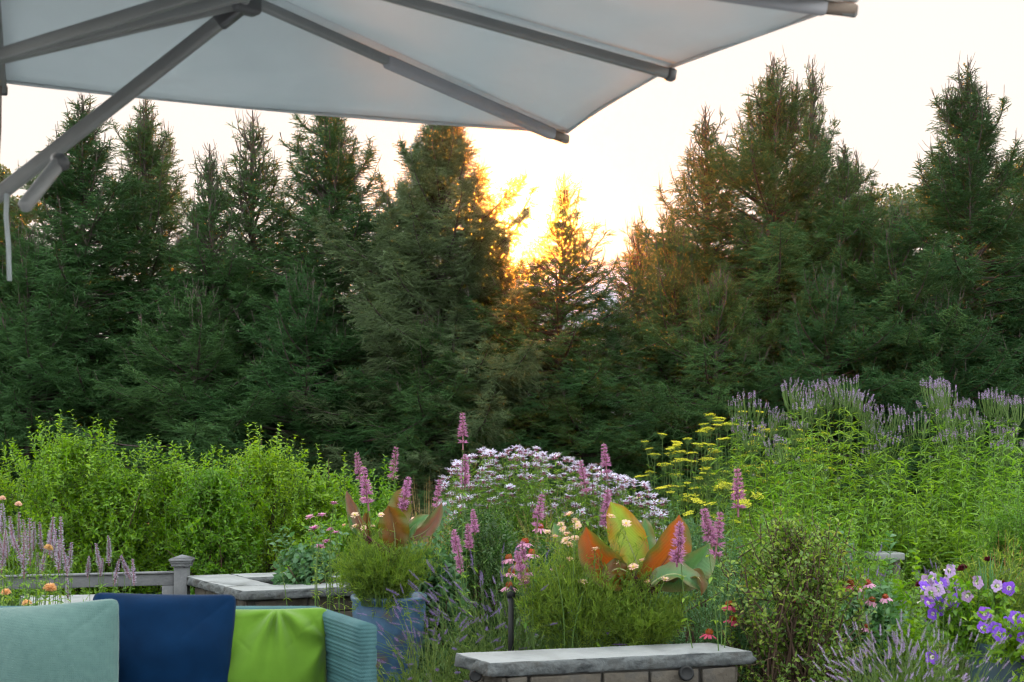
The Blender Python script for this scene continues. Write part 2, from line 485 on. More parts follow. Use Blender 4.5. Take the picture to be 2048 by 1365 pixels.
for px, py, Yd, kd, ws, sp_, lab in spruces:
    tip = P(px, py, Yd)
    o = thing("spruce_tree", lab, "spruce tree", (tip.x, tip.y, -.02), "spruces in the screen behind the garden", sp_)
    sz = (tip.z + .02) / SPH[kd]
    o.scale = (ws, ws, sz)
    link("trunk", SP[kd][0], o); link("crown", SP[kd][1], o)

# ------------------------------------------------------------------ far broadleaf trees
M_far = leaf_mat("far tree leaves", [(.05, .085, .04), (.08, .12, .06)], tr=.35, noise=.5)
def far_tree(px, py, Yd, rx, label, seed, H=None):
    rng = np.random.default_rng(seed)
    tip = P(px, py, Yd); H = tip.z
    o = thing("broadleaf_tree", label, "tree", (tip.x, tip.y, 0), "broadleaf trees beyond the spruces")
    tg, cg = Geo(), Geo()
    tubes(tg, np.array([(0, 0, 0), (.1, 0, H * .4), (0, .1, H * .9)]), [.3, .2, .05], 7)
    nb = 26
    cs = []
    for i in range(nb):
        zz = rng.uniform(.35, .93) * H; rr = rx * math.sqrt(max(0, 1 - ((zz / H - .62) / .38) ** 2)) * rng.uniform(.4, .95)
        a = rng.uniform(0, 6.28); c = np.array([math.cos(a) * rr, math.sin(a) * rr, zz]); cs.append(c)
        tubes(tg, np.array([(0, 0, zz * .55), c * .5 + np.array([0, 0, zz * .42]), c]), [.08, .05, .02], 4)
    for c in cs:
        m = 1000; q = rnd_dirs(rng, m) * (rng.random((m, 1)) ** .5) * rx * np.array([.42, .42, .3]) * rng.uniform(.7, 1.1)
        leaves(cg, c + q, rnd_dirs(rng, m) + np.array([0, 0, -.4]), rnd_dirs(rng, m), rng.uniform(.09, .17, m), rng.uniform(.06, .10, m))
    part("trunk", tg, M_bark, o, True); part("crown", cg, M_far, o)
far_tree(14, 285, 48, 1.6, "pale hazy broadleaf tree behind the umbrella cord", 1)
far_tree(1225, 518, 52, 3.0, "hazy broadleaf tree rising behind the pale house roof", 2)
far_tree(1330, 490, 60, 3.2, "faint far tree between the house roof and the slender spruce", 3)
far_tree(1780, 350, 45, 3.0, "rounded hazy tree in the dip of the spruce line", 4)
far_tree(2040, 300, 46, 3.0, "yellow-green broadleaf tree at the frame's edge behind the spruces", 5)
far_tree(-10, 500, 40, 2.4, "low broadleaf tree under the pale hazy one", 6)

# ------------------------------------------------------------------ house beyond the trees
M_roof = solid_mat("grey roof shingles", [(.20, .22, .26), (.28, .31, .36)], scale=9, rough=.55, bump=.4, bscale=30)
M_siding = solid_mat("pale siding", [(.5, .52, .55), (.58, .6, .62)], scale=2, rough=.7)
M_white = solid_mat("white painted trim", [(.75, .75, .73), (.8, .8, .78)], scale=3, rough=.5)
M_glass = solid_mat("dark window glass", [(.03, .035, .045), (.05, .055, .065)], scale=1, rough=.08, spec=.8)
hp = P(1225, 640, 50)
ho = thing("house", "pale grey house roof glimpsed through the gap between spruces", "house", (hp.x + 1.5, hp.y, 0), rz=.35)
def gable(L, W, h, rise):
    g = Geo(); l, w = L / 2, W / 2
    g.add([(-l, -w, 0), (l, -w, 0), (l, w, 0), (-l, w, 0), (-l, -w, h), (l, -w, h), (l, w, h), (-l, w, h), (-l, 0, h + rise), (l, 0, h + rise)],
          [(0, 1, 5, 4), (2, 3, 7, 6)])
    g.f.append(np.array([(1, 2, 6, 9, 5), (3, 0, 4, 8, 7)], dtype=np.int32)); g.m.append(np.zeros(2, dtype=np.int32))
    return g
part("wall", gable(11, 8, 5.0, 2.6), M_siding, ho)
rg = Geo()
for s in (-1, 1):
    a = math.atan2(2.6, 4.0)
    n_ = np.array([0, s * math.sin(a), math.cos(a)]); dn = np.array([0, s * math.cos(a), -math.sin(a)])
    c0 = np.array([0, s * 2.05, 5.0 + 2.6 - 2.05 * math.tan(a) + .12])
    box(rg, c0, (12, 5.2, .14), axes=[(1, 0, 0), tuple(dn * 1.0), tuple(n_)])
rf = part("roof", rg, M_roof, ho)
tg = Geo()
for s in (-1, 1):
    for e in (-1, 1):
        box(tg, (e * 6.04, s * 2.05, 5.0 + 2.6 - 2.05 * math.tan(a) + .08), (.06, 5.25, .32), axes=[(1, 0, 0), (0, s * math.cos(a), -math.sin(a)), (0, s * math.sin(a), math.cos(a))])
part("trim_board", tg, M_white, rf)
for (x, z) in ((-4, 1.5), (-1.4, 1.5), (1.4, 1.5), (4, 1.5), (-4, 4), (-1.4, 4), (1.4, 4), (4, 4)):
    g = Geo(); box(g, (x, -4.03, z), (1.1, .08, 1.4)); w_ = part("window", g, M_white, ho)
    g = Geo(); box(g, (x, -4.09, z), (.95, .04, 1.25)); part("pane", g, M_glass, w_)
# ------------------------------------------------------------------ patio paving under the lounge
M_paving = solid_mat("bluestone paving", [(.20, .21, .22), (.30, .31, .32), (.26, .255, .25)], scale=1.6, rough=.8, bump=.3, bscale=30)
g = Geo(); rq = np.random.default_rng(3); yy = -6.0
while yy < 6.0:
    h_ = rq.choice([.45, .6, .75]); xx = -9 + rq.uniform(-.5, 0)
    while xx < 8:
        w_ = rq.choice([.45, .6, .9]); box(g, (xx + w_ / 2, min(yy + h_ / 2, 5.9), -.002), (w_ - .012, h_ - .012, .03)); xx += w_
    yy += h_
tag(part("patio", g, M_paving), None, None, kind="structure")

# ------------------------------------------------------------------ umbrella
def canvas_extra(nt, p, c, tc):
    w = nt.nodes.new("ShaderNodeTexNoise"); w.inputs["Scale"].default_value = 420; w.inputs["Detail"].default_value = 1
    nt.links.new(tc.outputs["Object"], w.inputs["Vector"])
    b = nt.nodes.new("ShaderNodeBump"); b.inputs["Strength"].default_value = .25; b.inputs["Distance"].default_value = .001
    nt.links.new(w.outputs["Fac"], b.inputs["Height"]); nt.links.new(b.outputs[0], p.inputs["Normal"])
M_canvas = solid_mat("off-white umbrella canvas", [(.46, .505, .525), (.52, .56, .58), (.49, .53, .545)], scale=1.3, rough=.85, spec=.1, tr=.45, extra=canvas_extra, detail=8)
M_alu = solid_mat("taupe painted aluminium", [(.145, .148, .15), (.185, .187, .187)], scale=5, rough=.42, spec=.5)
M_dark = solid_mat("dark grey plastic", [(.045, .047, .05), (.07, .07, .075)], scale=8, rough=.4, spec=.5)
M_sleeve = solid_mat("canvas rib sleeve", [(.26, .26, .28), (.30, .30, .32)], scale=9, rough=.85, spec=.1)
M_brown = solid_mat("worn brown sleeve end", [(.11, .085, .07), (.16, .125, .10)], scale=30, rough=.8)
C = {0: (-1.415, 3.95), 1: (.179, 4.587), 2: (.433, 3.782), 3: (.783, 3.224)}
ctr = np.array([-1.161, 3.143]); ZR = 2.5
apex = np.array([ctr[0], ctr[1], 2.775])
rim = [np.array([*C[k], ZR]) for k in (0, 1, 2, 3)]
rim += [np.array([*(2 * ctr - r[:2]), ZR]) for r in rim]
um = thing("umbrella", "large off-white cantilever parasol with taupe ribs over the lounge sofa", "umbrella", (-2.05, 3.7, 0))
uo = np.array([-2.05, 3.7, 0])
g = Geo(); NS = 22
for i in range(8):
    a, b = rim[i], rim[(i + 1) % 8]
    if i == 3: a, b = rim[3], rim[4]
    mid_in = (apex - (a + b) / 2); mid_in[2] = 0; mid_in = mid_in / np.linalg.norm(mid_in)
    wd = np.linalg.norm(a - b)
    V = []; ix = {}
    for u in range(NS + 1):
        for v in range(NS + 1):
            t = u / NS; s = v / NS
            p = apex + ((a * (1 - s) + b * s) - apex) * t
            sg = 4 * s * (1 - s)
            rip = .006 * math.sin(t * 38 + i) * sg * t + .004 * math.sin(s * 9 + t * 5 + i * 2)*sg
            p = p + mid_in * .038 * wd * sg * t ** 2 - np.array([0, 0, .045 * wd * sg * t * (1.15 - t) * 2 + rip])
            ix[u, v] = len(V); V.append(p)
    F = [(ix[u, v], ix[u + 1, v], ix[u + 1, v + 1], ix[u, v + 1]) for u in range(NS) for v in range(NS)]
    g.add(np.array(V) + np.array([0, 0, .012]) - uo, F)
cv = part("canopy", g, M_canvas, um, True)
m = cv.modifiers.new("thick", 'SOLIDIFY'); m.thickness = .003
# hem round the rim
hem = Geo(); 
for i in range(8):
    a, b = rim[i], rim[(i + 1) % 8]; mid_in = (apex - (a + b) / 2); mid_in[2] = 0; mid_in /= np.linalg.norm(mid_in); wd = np.linalg.norm(a - b)
    s = np.linspace(0, 1, 16)[:, None]
    q = a * (1 - s) + b * s + mid_in * .038 * wd * 4 * s * (1 - s) - np.array([0, 0, .045 * wd * .3]) * 4 * s * (1 - s) * 1.0
    q = q + np.array([0, 0, .010]) - uo
    tubes(hem, q, np.full(16, .006), 6)
part("hem", hem, M_canvas, cv, True)
def bar(geo, a, b, w, h, mat=0):
    a, b = np.array(a, float), np.array(b, float); d = (b - a); L = np.linalg.norm(d); d /= L
    s = np.cross(d, [0, 0, 1.0]); s /= max(np.linalg.norm(s), 1e-6); u = np.cross(s, d)
    return box(geo, (a + b) / 2, (L, w, h), axes=[tuple(d), tuple(s), tuple(u)], mat=mat)
for i in range(8):
    g = Geo(); e = rim[i]
    bar(g, apex - uo - [0, 0, .035], e - uo - [0, 0, .018], .023, .027)
    rb = bevel(part("rib", g, M_alu, um), .006)
    if i in (1, 5, 3, 7):
        g = Geo(); d = e - apex
        bar(g, apex + d * .60 - uo - [0, 0, .028], apex + d * .965 - uo - [0, 0, .020], .034, .038)
        bevel(part("sleeve", g, M_sleeve, rb), .012)
        g = Geo(); bar(g, apex + d * .955 - uo - [0, 0, .021], apex + d * 1.0 - uo - [0, 0, .016], .026, .028)
        bevel(part("tip_cap", g, M_brown, rb), .008)
    else:
        g = Geo(); d = e - apex
        bar(g, apex + d * .985 - uo - [0, 0, .019], apex + d * 1.0 - uo - [0, 0, .019], .029, .032)
        bevel(part("tip_cap", g, M_dark, rb), .006)
lowhub = np.array(P(-73, 133, 3.143))
g = Geo(); lathe(g, [(0, .07), (.05, .07), (.075, .04), (.075, -.04), (.05, -.07), (0, -.07)], 20, lowhub - uo)
part("hub", g, M_dark, um, True)
g = Geo(); lathe(g, [(0, .08), (.06, .08), (.09, .04), (.09, -.05), (.04, -.09), (0, -.09)], 20, apex - uo - [0, 0, .03])
part("crown_hub", g, M_dark, um, True)
joint = {}
for i in range(8):
    t = .40; jp = apex + (rim[i] - apex) * t - np.array([0, 0, .06])
    if i == 1: jp = np.array(P(488, 6, 3.60))
    joint[i] = jp
    g = Geo(); bar(g, lowhub - uo, jp - uo, .022, .028); bevel(part("strut", g, M_alu, um), .005)
J = joint[1]
g = Geo()
ax = np.array([.3, .15, .05])
box(g, J - uo, (.085, .05, .055), rot=.75); box(g, J - uo + [.0, .0, .03], (.04, .035, .06), rot=.75)
bk = bevel(part("bracket", g, M_dark, um), .012, 3)
g = Geo(); tubes(g, np.array([J - uo + [.01, -.045, 0], J - uo + [-.01, .045, 0]]), np.array([.014, .014]), 12, cap=True)
part("bolt", g, M_alu, bk)
armend = np.array(P(-330, 646, 3.75))
g = Geo(); bar(g, J - uo, armend - uo, .032, .036); arm = bevel(part("arm", g, M_alu, um), .010, 3)
g = Geo(); da = (armend - J); da /= np.linalg.norm(da); bar(g, J + da * .01 - uo, J + da * .085 - uo, .038, .042); bevel(part("arm_collar", g, M_dark, arm), .008)
h0, h1 = np.array(P(122, 322, 3.52)), np.array(P(45, 418, 3.40))
g = Geo(); bar(g, h0 - uo, h1 - uo, .030, .034); hd = bevel(part("handle", g, M_alu, um), .012, 3)
g = Geo(); tubes(g, np.array([P(113, 318, 3.6), P(120, 322, 3.52), P(128, 330, 3.50)]) - uo, np.array([.016, .02, .016]), 10, cap=True); part("pivot", g, M_dark, hd, True)
g = Geo(); tubes(g, np.array([P(14, 388, 3.66), P(12, 430, 3.66), P(17, 490, 3.66), P(19, 562, 3.66)]) - uo, np.full(4, .0062), 8, cap=True)
part("cord", g, M_canvas, um, True)
g = Geo(); tubes(g, np.array([P(2, 172, 3.9), P(1, 260, 3.9), P(-3, 330, 3.9), P(-14, 420, 3.9)]) - uo, np.full(4, .0028), 6)
part("cord", g, M_brown, um, True)
g = Geo(); box(g, (0, 0, 1.45), (.09, .09, 2.8)); pole = bevel(part("pole", g, M_alu, um), .015, 3)
g = Geo(); box(g, (0, 0, .06), (.9, .9, .12)); bevel(part("base", g, M_dark, um), .02)
g = Geo(); bar(g, (0, 0, 2.85), apex - uo + [0, 0, .04], .06, .08); bevel(part("boom", g, M_alu, um), .012)

# ------------------------------------------------------------------ lounge sofa and pillows
def rib_extra(nt, p, c, tc):
    w = nt.nodes.new("ShaderNodeTexWave"); w.bands_direction = 'Z'; w.inputs["Scale"].default_value = 22; w.inputs["Distortion"].default_value = 0
    nt.links.new(tc.outputs["Object"], w.inputs["Vector"])
    w2 = nt.nodes.new("ShaderNodeTexWave"); w2.bands_direction = 'DIAGONAL'; w2.inputs["Scale"].default_value = 60
    nt.links.new(tc.outputs["Object"], w2.inputs["Vector"])
    ad = nt.nodes.new("ShaderNodeMath"); ad.operation = 'MULTIPLY_ADD'; ad.inputs[1].default_value = .35
    nt.links.new(w2.outputs["Fac"], ad.inputs[0]); nt.links.new(w.outputs["Fac"], ad.inputs[2])
    b = nt.nodes.new("ShaderNodeBump"); b.inputs["Strength"].default_value = .45; b.inputs["Distance"].default_value = .004
    nt.links.new(ad.outputs[0], b.inputs["Height"]); nt.links.new(b.outputs[0], p.inputs["Normal"])
M_rope = solid_mat("teal woven rope upholstery", [(.030, .085, .095), (.042, .115, .125)], scale=12, rough=.75, extra=rib_extra)
M_seat = solid_mat("teal seat fabric", [(.05, .15, .18), (.07, .19, .21)], scale=30, rough=.9, bump=.3, bscale=300)
M_leg = solid_mat("grey metal legs", [(.12, .12, .12), (.16, .16, .16)], scale=9, rough=.4)
A2 = np.array([-.785, 5.69]); B2 = np.array([-.520, 5.15]); HS = .845
so = thing("lounge_sofa", "teal woven outdoor sofa with angled arm panel, holding the three pillows", "sofa", (-1.6, 5.3, 0))
s0 = np.array([-1.6, 5.3, 0])
def slab_panel(a, b, z0, z1, th, bands):
    """upholstered panel along a->b made of rounded horizontal channels"""
    g = Geo(); a = np.array([*a, 0.]); b = np.array([*b, 0.]); d = (b - a); L = np.linalg.norm(d); d /= L; nn = np.array([-d[1], d[0], 0])
    hb = (z1 - z0) / bands
    prof = []
    for k in range(bands):
        zc = z0 + hb * k
        for t in np.linspace(0, 1, 9)[:-1]:
            prof.append((th / 2 - .006 + .006 * min(1, (math.sin(math.pi * t)) * 3.0), zc + hb * t))
    top = [(th / 2 * math.cos(x), z1 + th * .32 * math.sin(x)) for x in np.linspace(0, math.pi, 9)]
    full = prof + top + [(-o, z) for o, z in prof[::-1]]
    full = np.array(full); K = len(full); NL = 8
    xs_ = np.linspace(0, 1, NL)
    V = np.array([[a + d * L * x + nn * o + np.array([0, 0, z]) for o, z in full] for x in xs_])
    idx = np.arange(NL * K).reshape(NL, K); nx = np.roll(idx, -1, 1)
    g.add(V.reshape(-1, 3) - s0, np.stack([idx[:-1], idx[1:], nx[1:], nx[:-1]], -1).reshape(-1, 4))
    base = g.n - NL * K
    g.f.append((idx[0][None] + base).astype(np.int32)); g.m.append(np.array([0], dtype=np.int32))
    g.f.append((idx[-1][::-1][None] + base).astype(np.int32)); g.m.append(np.array([0], dtype=np.int32))
    return g
part("backrest", slab_panel((-2.75, 5.69), A2 + [.0, 0], .22, HS - .012, .07, 9), M_rope, so, True)
ar = part("arm_panel", slab_panel(A2 + (B2 - A2) * .02, B2, .22, HS - .012, .065, 9), M_rope, so, True)
part("arm_panel", slab_panel((-3.04, 5.2), (-2.76, 5.68), .22, HS - .012, .065, 9), M_rope, so, True)
g = Geo(); box(g, (-1.76 + 1.6, 5.22 - 5.3, .33), (1.9, .85, .22)); bevel(part("seat", g, M_seat, so), .05, 4)
g = Geo(); box(g, (-1.76 + 1.6, 5.22 - 5.3, .19), (1.95, .9, .05)); part("base_frame", g, M_leg, so)
for x in (-2.6, -.95):
    for y in (4.9, 5.55):
        g = Geo(); tubes(g, np.array([(x + 1.6, y - 5.3, .0), (x + 1.6, y - 5.3, .17)]), np.array([.018, .022]), 12, cap=True); part("leg", g, M_leg, so)

def pillow_geo(W, H, T, seed, pucker=0.0, pleat=None):
    """sewn square pillow: two bulging faces meeting at a seam with pointed corners"""
    rng = np.random.default_rng(seed); n = 72
    g = Geo(); u = np.linspace(-1, 1, n); U, V_ = np.meshgrid(u, u)
    ph = rng.uniform(0, 6.28, 12)
    for side in (1, -1):
        e = (1 - np.abs(U) ** 2.2) * (1 - np.abs(V_) ** 2.2)
        Tk = T / 2 * np.maximum(e, 0) ** .56
        # sides draw in between the corners
        rn = np.maximum(np.abs(U), np.abs(V_)) / np.maximum((np.abs(U) ** 18 + np.abs(V_) ** 18) ** (1 / 18), 1e-6)
        X_ = U * rn * W / 2 * (1 - .022 * (1 - V_ ** 2) * np.abs(U) ** 3); Z_ = V_ * rn * H / 2 * (1 - .022 * (1 - U ** 2) * np.abs(V_) ** 3)
        wr = np.zeros_like(U)
        for k in range(5):
            a = rng.uniform(0, math.pi); fr = rng.uniform(3, 7)
            wr += np.sin((U * math.cos(a) + V_ * math.sin(a)) * fr + ph[k]) * rng.uniform(.2, 1)
        rr = np.hypot(U, V_)
        Tk = Tk + wr * .0055 * np.minimum(e * 3, 1)
        for (cx, cz, amp, nf) in (pleat or []):
            an = np.arctan2(U - cx, cz - V_); dist = np.hypot(U - cx, V_ - cz)
            Tk = Tk + amp * np.sin(an * nf + 1.3 * np.sin(an * 2.3)) * np.exp(-dist * 1.25) * np.minimum(dist * 3, 1) * np.minimum(e * 4, 1)
        Y_ = -side * Tk
        idx = np.arange(n * n).reshape(n, n)
        F = np.stack([idx[:-1, :-1], idx[:-1, 1:], idx[1:, 1:], idx[1:, :-1]], -1).reshape(-1, 4)
        if side < 0: F = F[:, ::-1]
        g.add(np.stack([X_, Y_, Z_ + H / 2], -1), F)
    sm = Geo(); t = np.linspace(-1, 1, 40)
    return g
def weave_extra(sc_, st=.6, sheen=.2):
    def f(nt, p, c, tc):
        b = nt.nodes.new("ShaderNodeBump"); b.inputs["Strength"].default_value = st; b.inputs["Distance"].default_value = .0015
        w = nt.nodes.new("ShaderNodeTexWave"); w.bands_direction = 'X'; w.inputs["Scale"].default_value = sc_
        w2 = nt.nodes.new("ShaderNodeTexWave"); w2.bands_direction = 'Z'; w2.inputs["Scale"].default_value = sc_
        nt.links.new(tc.outputs["Object"], w.inputs[0]); nt.links.new(tc.outputs["Object"], w2.inputs[0])
        ad = nt.nodes.new("ShaderNodeMath"); ad.operation = 'MULTIPLY'
        nt.links.new(w.outputs["Fac"], ad.inputs[0]); nt.links.new(w2.outputs["Fac"], ad.inputs[1])
        nt.links.new(ad.outputs[0], b.inputs["Height"]); nt.links.new(b.outputs[0], p.inputs["Normal"])
        p.inputs["Sheen Weight"].default_value = sheen; p.inputs["Sheen Roughness"].default_value = .4
    return f
M_p1 = solid_mat("sea-green pillow weave", [(.065, .125, .12), (.085, .155, .145)], scale=35, rough=.9, spec=.1, extra=weave_extra(52, 1.0))
M_p2 = solid_mat("navy velvet", [(.001, .011, .036), (.002, .018, .056)], scale=9, rough=.9, spec=.06, extra=weave_extra(200, .2, .04))
M_p3 = solid_mat("lime green velvet", [(.072, .155, .014), (.094, .195, .02)], scale=7, rough=.85, spec=.1, extra=weave_extra(200, .2, .15))
def pillow(px0, px1, pytop, Yd, W, H, T, mat, lab, seed, tilt=-14, rz=0, ry=0, pleat=None):
    top = P((px0 + px1) / 2, pytop, Yd)
    g = pillow_geo(W, H, T, seed, pleat=pleat)
    # seam weld
    o = part("pillow", g, mat, None, True)
    wd = o.modifiers.new("weld", 'WELD'); wd.merge_threshold = .0004
    o.location = (top.x, top.y - H * math.sin(R(-tilt)), top.z - H * math.cos(R(tilt)))
    o.rotation_euler = (R(tilt), R(ry), R(rz))
    return tag(o, lab, "pillow", "pillows on the sofa")
pillow(-45, 262, 1206, 5.15, .56, .56, .30, M_p1, "pale sea-green woven pillow, frontmost on the sofa", 1, rz=-6, ry=-5.0)
pillow(186, 470, 1186, 5.42, .545, .55, .26, M_p2, "navy blue velvet pillow between the sea-green and lime ones", 2, rz=3, ry=1.2)
pillow(452, 640, 1216, 5.52, .46, .50, .28, M_p3, "lime green pillow with gathered folds, against the sofa's angled arm", 3, rz=8, ry=0, pleat=[(.15, 1.05, .036, 8), (1.0, .45, .022, 6), (-1.0, -.2, .014, 5)])

# ------------------------------------------------------------------ stone walls with flagstone caps
M_cap = solid_mat("blue-grey flagstone", [(.15, .162, .17), (.23, .243, .25), (.19, .198, .20)], scale=3.2, rough=.75, bump=.5, bscale=22)
M_capedge = solid_mat("rock-faced flagstone edge", [(.035, .04, .045), (.10, .11, .115), (.06, .06, .058)], scale=9, rough=.9, bump=1.0, bscale=45)
M_stone = solid_mat("split wall stone", [(.035, .03, .026), (.085, .075, .062), (.045, .048, .052)], scale=4.5, rough=.9, bump=1.0, bscale=28)
M_mortar = solid_mat("grey mortar", [(.03, .028, .026), (.05, .048, .045)], scale=20, rough=.95)
def cap_slab(quad, z0, z1, seed, o0, rough=.014, n=26, m=10):
    """flagstone: flat top, rock-faced edge"""
    rng = np.random.default_rng(seed); g = Geo(); q = [np.array(p, float) for p in quad]
    per = []
    for i in range(4):
        a, b = q[i], q[(i + 1) % 4]; L = np.linalg.norm(b - a); k = max(4, int(L / .035))
        for t in np.arange(k) / k: per.append(a + (b - a) * t)
    per = np.array(per); c = per.mean(0); N = len(per)
    out = nrm(np.roll(per, -1, 0) - np.roll(per, 1, 0)); out = np.column_stack([out[:, 1], -out[:, 0]])
    if np.sum((per - c) * out) < 0: out = -out
    rows = []
    h = z1 - z0
    for (dz, inn) in ((0, -.010), (.10, -.002), (.4, .002), (.7, .001), (.93, -.003), (1.0, -.009)):
        w = rng.normal(0, rough * .45, N); w = (w + np.roll(w, 1) * .6) 
        if dz in (0, 1.0): w *= .5
        rows.append(np.column_stack([per + out * (inn + w)[:, None], np.full(N, z0 + dz * h) + (rng.normal(0, .0012, N) if 0 < dz < 1 else 0)]))
    V = np.array(rows); idx = np.arange(len(rows) * N).reshape(len(rows), N); nx = np.roll(idx, -1, 1)
    g.add(V.reshape(-1, 3) - o0, np.stack([idx[:-1], nx[:-1], nx[1:], idx[1:]], -1).reshape(-1, 4))
    g.m[-1][:] = 1
    g.f.append(idx[-1][None].astype(np.int32)); g.m.append(np.array([0], dtype=np.int32))
    g.f.append(idx[0][::-1][None].astype(np.int32)); g.m.append(np.array([0], dtype=np.int32))
    return g
def stone_face(geo, a, b, z0, z1, depth, seed, out):
    """courses of rough blocks along a->b, each slightly proud of the mortar core"""
    rng = np.random.default_rng(seed); a = np.array(a, float); b = np.array(b, float); L = np.linalg.norm(b - a); d = (b - a) / L
    z = z1
    while z > z0 + .03:
        h = min(rng.uniform(.075, .15), z - z0); x = rng.uniform(-.15, 0)
        while x < L:
            w = rng.uniform(.16, .36); x0, x1 = max(x, 0), min(x + w, L)
            if x1 - x0 > .04:
                c = a + d * (x0 + x1) / 2 + np.array(out) * (depth / 2 + rng.uniform(0, .008))
                n0 = geo.n
                box(geo, (*c, z - h / 2), (x1 - x0 - .012, depth, h - .012), axes=[(d[0], d[1], 0), (-d[1], d[0], 0), (0, 0, 1)])
                geo.v[-1] = geo.v[-1] + rng.normal(0, .003, (8, 3)).astype(np.float32)
            x += w
        z -= h
FL, BL, BR, FR = np.array([-.10, 6.18]), np.array([-.265, 6.49]), np.array([.955, 6.85]), np.array([1.11, 6.545])
def inset(quad, k):
    c = sum(quad) / 4
    return [p + (c - p) / np.linalg.norm(c - p) * k for p in quad]
wl = thing("stone_wall", "low stone wall with a flagstone cap in front of the potted banana plant", "wall", (.42, 6.5, 0))
w0 = np.array([.42, 6.5, 0])
part("cap_stone", cap_slab([FL, FR, BR, BL], .488, .55, 5, w0), [M_cap, M_capedge], wl)
q = inset([FL, FR, BR, BL], .085)
g = Geo(); qq = np.array([[*p, z] for z in (0, .488) for p in inset(q, .03)]) - w0
g.add(qq, [(0, 1, 5, 4), (1, 2, 6, 5), (2, 3, 7, 6), (3, 0, 4, 7), (0, 3, 2, 1), (4, 5, 6, 7)]); core = part("wall_core", g, M_mortar, wl)
g = Geo()
for i in range(4):
    a, b = q[i], q[(i + 1) % 4]; d = (b - a) / np.linalg.norm(b - a); outn = (d[1], -d[0])
    stone_face(g, a - w0[:2], b - w0[:2], 0.0, .485, .035, 20 + i, (-np.array(outn)) * .0 + np.array(outn) * .0)
bevel(part("stone", g, M_stone, wl), .006)
M_lamp = solid_mat('black lamp housing', [(.008, .009, .01), (.014, .015, .017)], scale=9, rough=.65)
def wall_light(px, py, Yd, parent, o0, s=1):
    p = np.array(P(px, py, Yd)) - o0
    g = Geo(); t = np.linspace(0, math.pi, 12)
    lathe(g, [(0, .010), (.022, .009), (.026, .014), (.032, .012), (.035, 0), (.035, -.02)], 20)
    M = Matrix.Translation(p) @ Matrix.Rotation(R(80), 4, 'X') @ Matrix.Scale(s, 4)
    gg = Geo().merge(g, M); l = part("wall_light", gg, M_lamp, parent, True); return l
wall_light(1373, 1347, 6.42, wl, w0); wall_light(951, 1352, 6.30, wl, w0, .8)

F_ = np.array([-1.751, 9.22]); u_ = np.array([.917, .399]); v_ = np.array([-.50, .866])
wp = thing("stone_planter", "square stone planter wall with flagstone rim around a leafy rose bush", "planter", (-1.6, 9.8, 0))
p0 = np.array([-1.6, 9.8, 0])
Lu, Lv, rimw = 1.25, 1.28, .34
c = lambda a, b: F_ + u_ * a + v_ * b
for k, (a0, b0, a1, b1) in enumerate([(0, 0, Lu, rimw), (0, rimw + .003, rimw, Lv), (Lu - rimw, rimw + .003, Lu, Lv), (rimw + .003, Lv - rimw, Lu - rimw - .003, Lv)]):
    part("cap_stone", cap_slab([c(a0, b0), c(a1, b0), c(a1, b1), c(a0, b1)], .487, .55, 40 + k, p0, rough=.014), [M_cap, M_capedge], wp)
g = Geo(); st = Geo()
for (a0, b0, a1, b1) in [(.08, .08, Lu - .08, .28), (.08, .28, .28, Lv - .08), (Lu - .28, .28, Lu - .08, Lv - .08), (.28, Lv - .28, Lu - .28, Lv - .08)]:
    cc = c((a0 + a1) / 2, (b0 + b1) / 2)
    M3 = [(u_[0], u_[1], 0), (-u_[1], u_[0], 0), (0, 0, 1)]
    box(g, (*(cc - p0[:2]), .2425), (a1 - a0, b1 - b0, .485), axes=M3)
part("wall_core", g, M_mortar, wp)
for i, (a, b) in enumerate([(c(.08, .08), c(Lu - .08, .08)), (c(.08, Lv - .08), c(.08, .08))]):
    stone_face(st, a - p0[:2], b - p0[:2], 0, .484, .05, 60 + i, (0, 0))
bevel(part("stone", st, M_stone, wp), .006)
g = Geo(); box(g, (*(c(Lu / 2, Lv / 2) - p0[:2]), .22), (.72, .72, .40), axes=M3); part("soil", g, M_soil, wp)

M_wood = solid_mat("weathered grey painted wood", [(.085, .09, .10), (.14, .145, .155)], scale=7, rough=.8, bump=.5, bscale=60)
rl = thing("garden_rail", "weathered grey wooden rail and capped post beside the stone planter", "fence", (-2.39, 10.3, 0))
r0 = np.array([-2.39, 10.3, 0])
g = Geo(); box(g, (0, 0, .31), (.098, .098, .62)); post = bevel(part("post", g, M_wood, rl), .004)
g = Geo(); box(g, (0, 0, .632), (.128, .128, .022)); box(g, (0, 0, .651), (.142, .142, .014)); box(g, (0, 0, .668), (.156, .156, .018))
g.add([(-.078, -.078, .678), (.078, -.078, .678), (.078, .078, .678), (-.078, .078, .678), (0, 0, .706)], [(3, 2, 1, 0)]); g.f.append(np.array([(0, 1, 4), (1, 2, 4), (2, 3, 4), (3, 0, 4)], dtype=np.int32) + g.n - 5); g.m.append(np.zeros(4, dtype=np.int32))
part("post_cap", g, M_wood, post)
a, b = np.array([-.05, 0]), np.array([-1.9, -.55]); 
g = Geo(); bar(g, (*a, .528), (*b, .528), .045, .085); bevel(part("rail", g, M_wood, rl), .004)
g = Geo(); bar(g, (*a, .578), (*b, .578), .085, .012); bevel(part("top_board", g, M_wood, rl), .003)
g = Geo(); box(g, (-.095, -.028, .26), (.085, .04, .448), rot=.29); bevel(part("baluster", g, M_wood, rl), .003)
g = Geo(); bar(g, (*a, .12), (*b, .12), .045, .085); bevel(part("rail", g, M_wood, rl), .004)

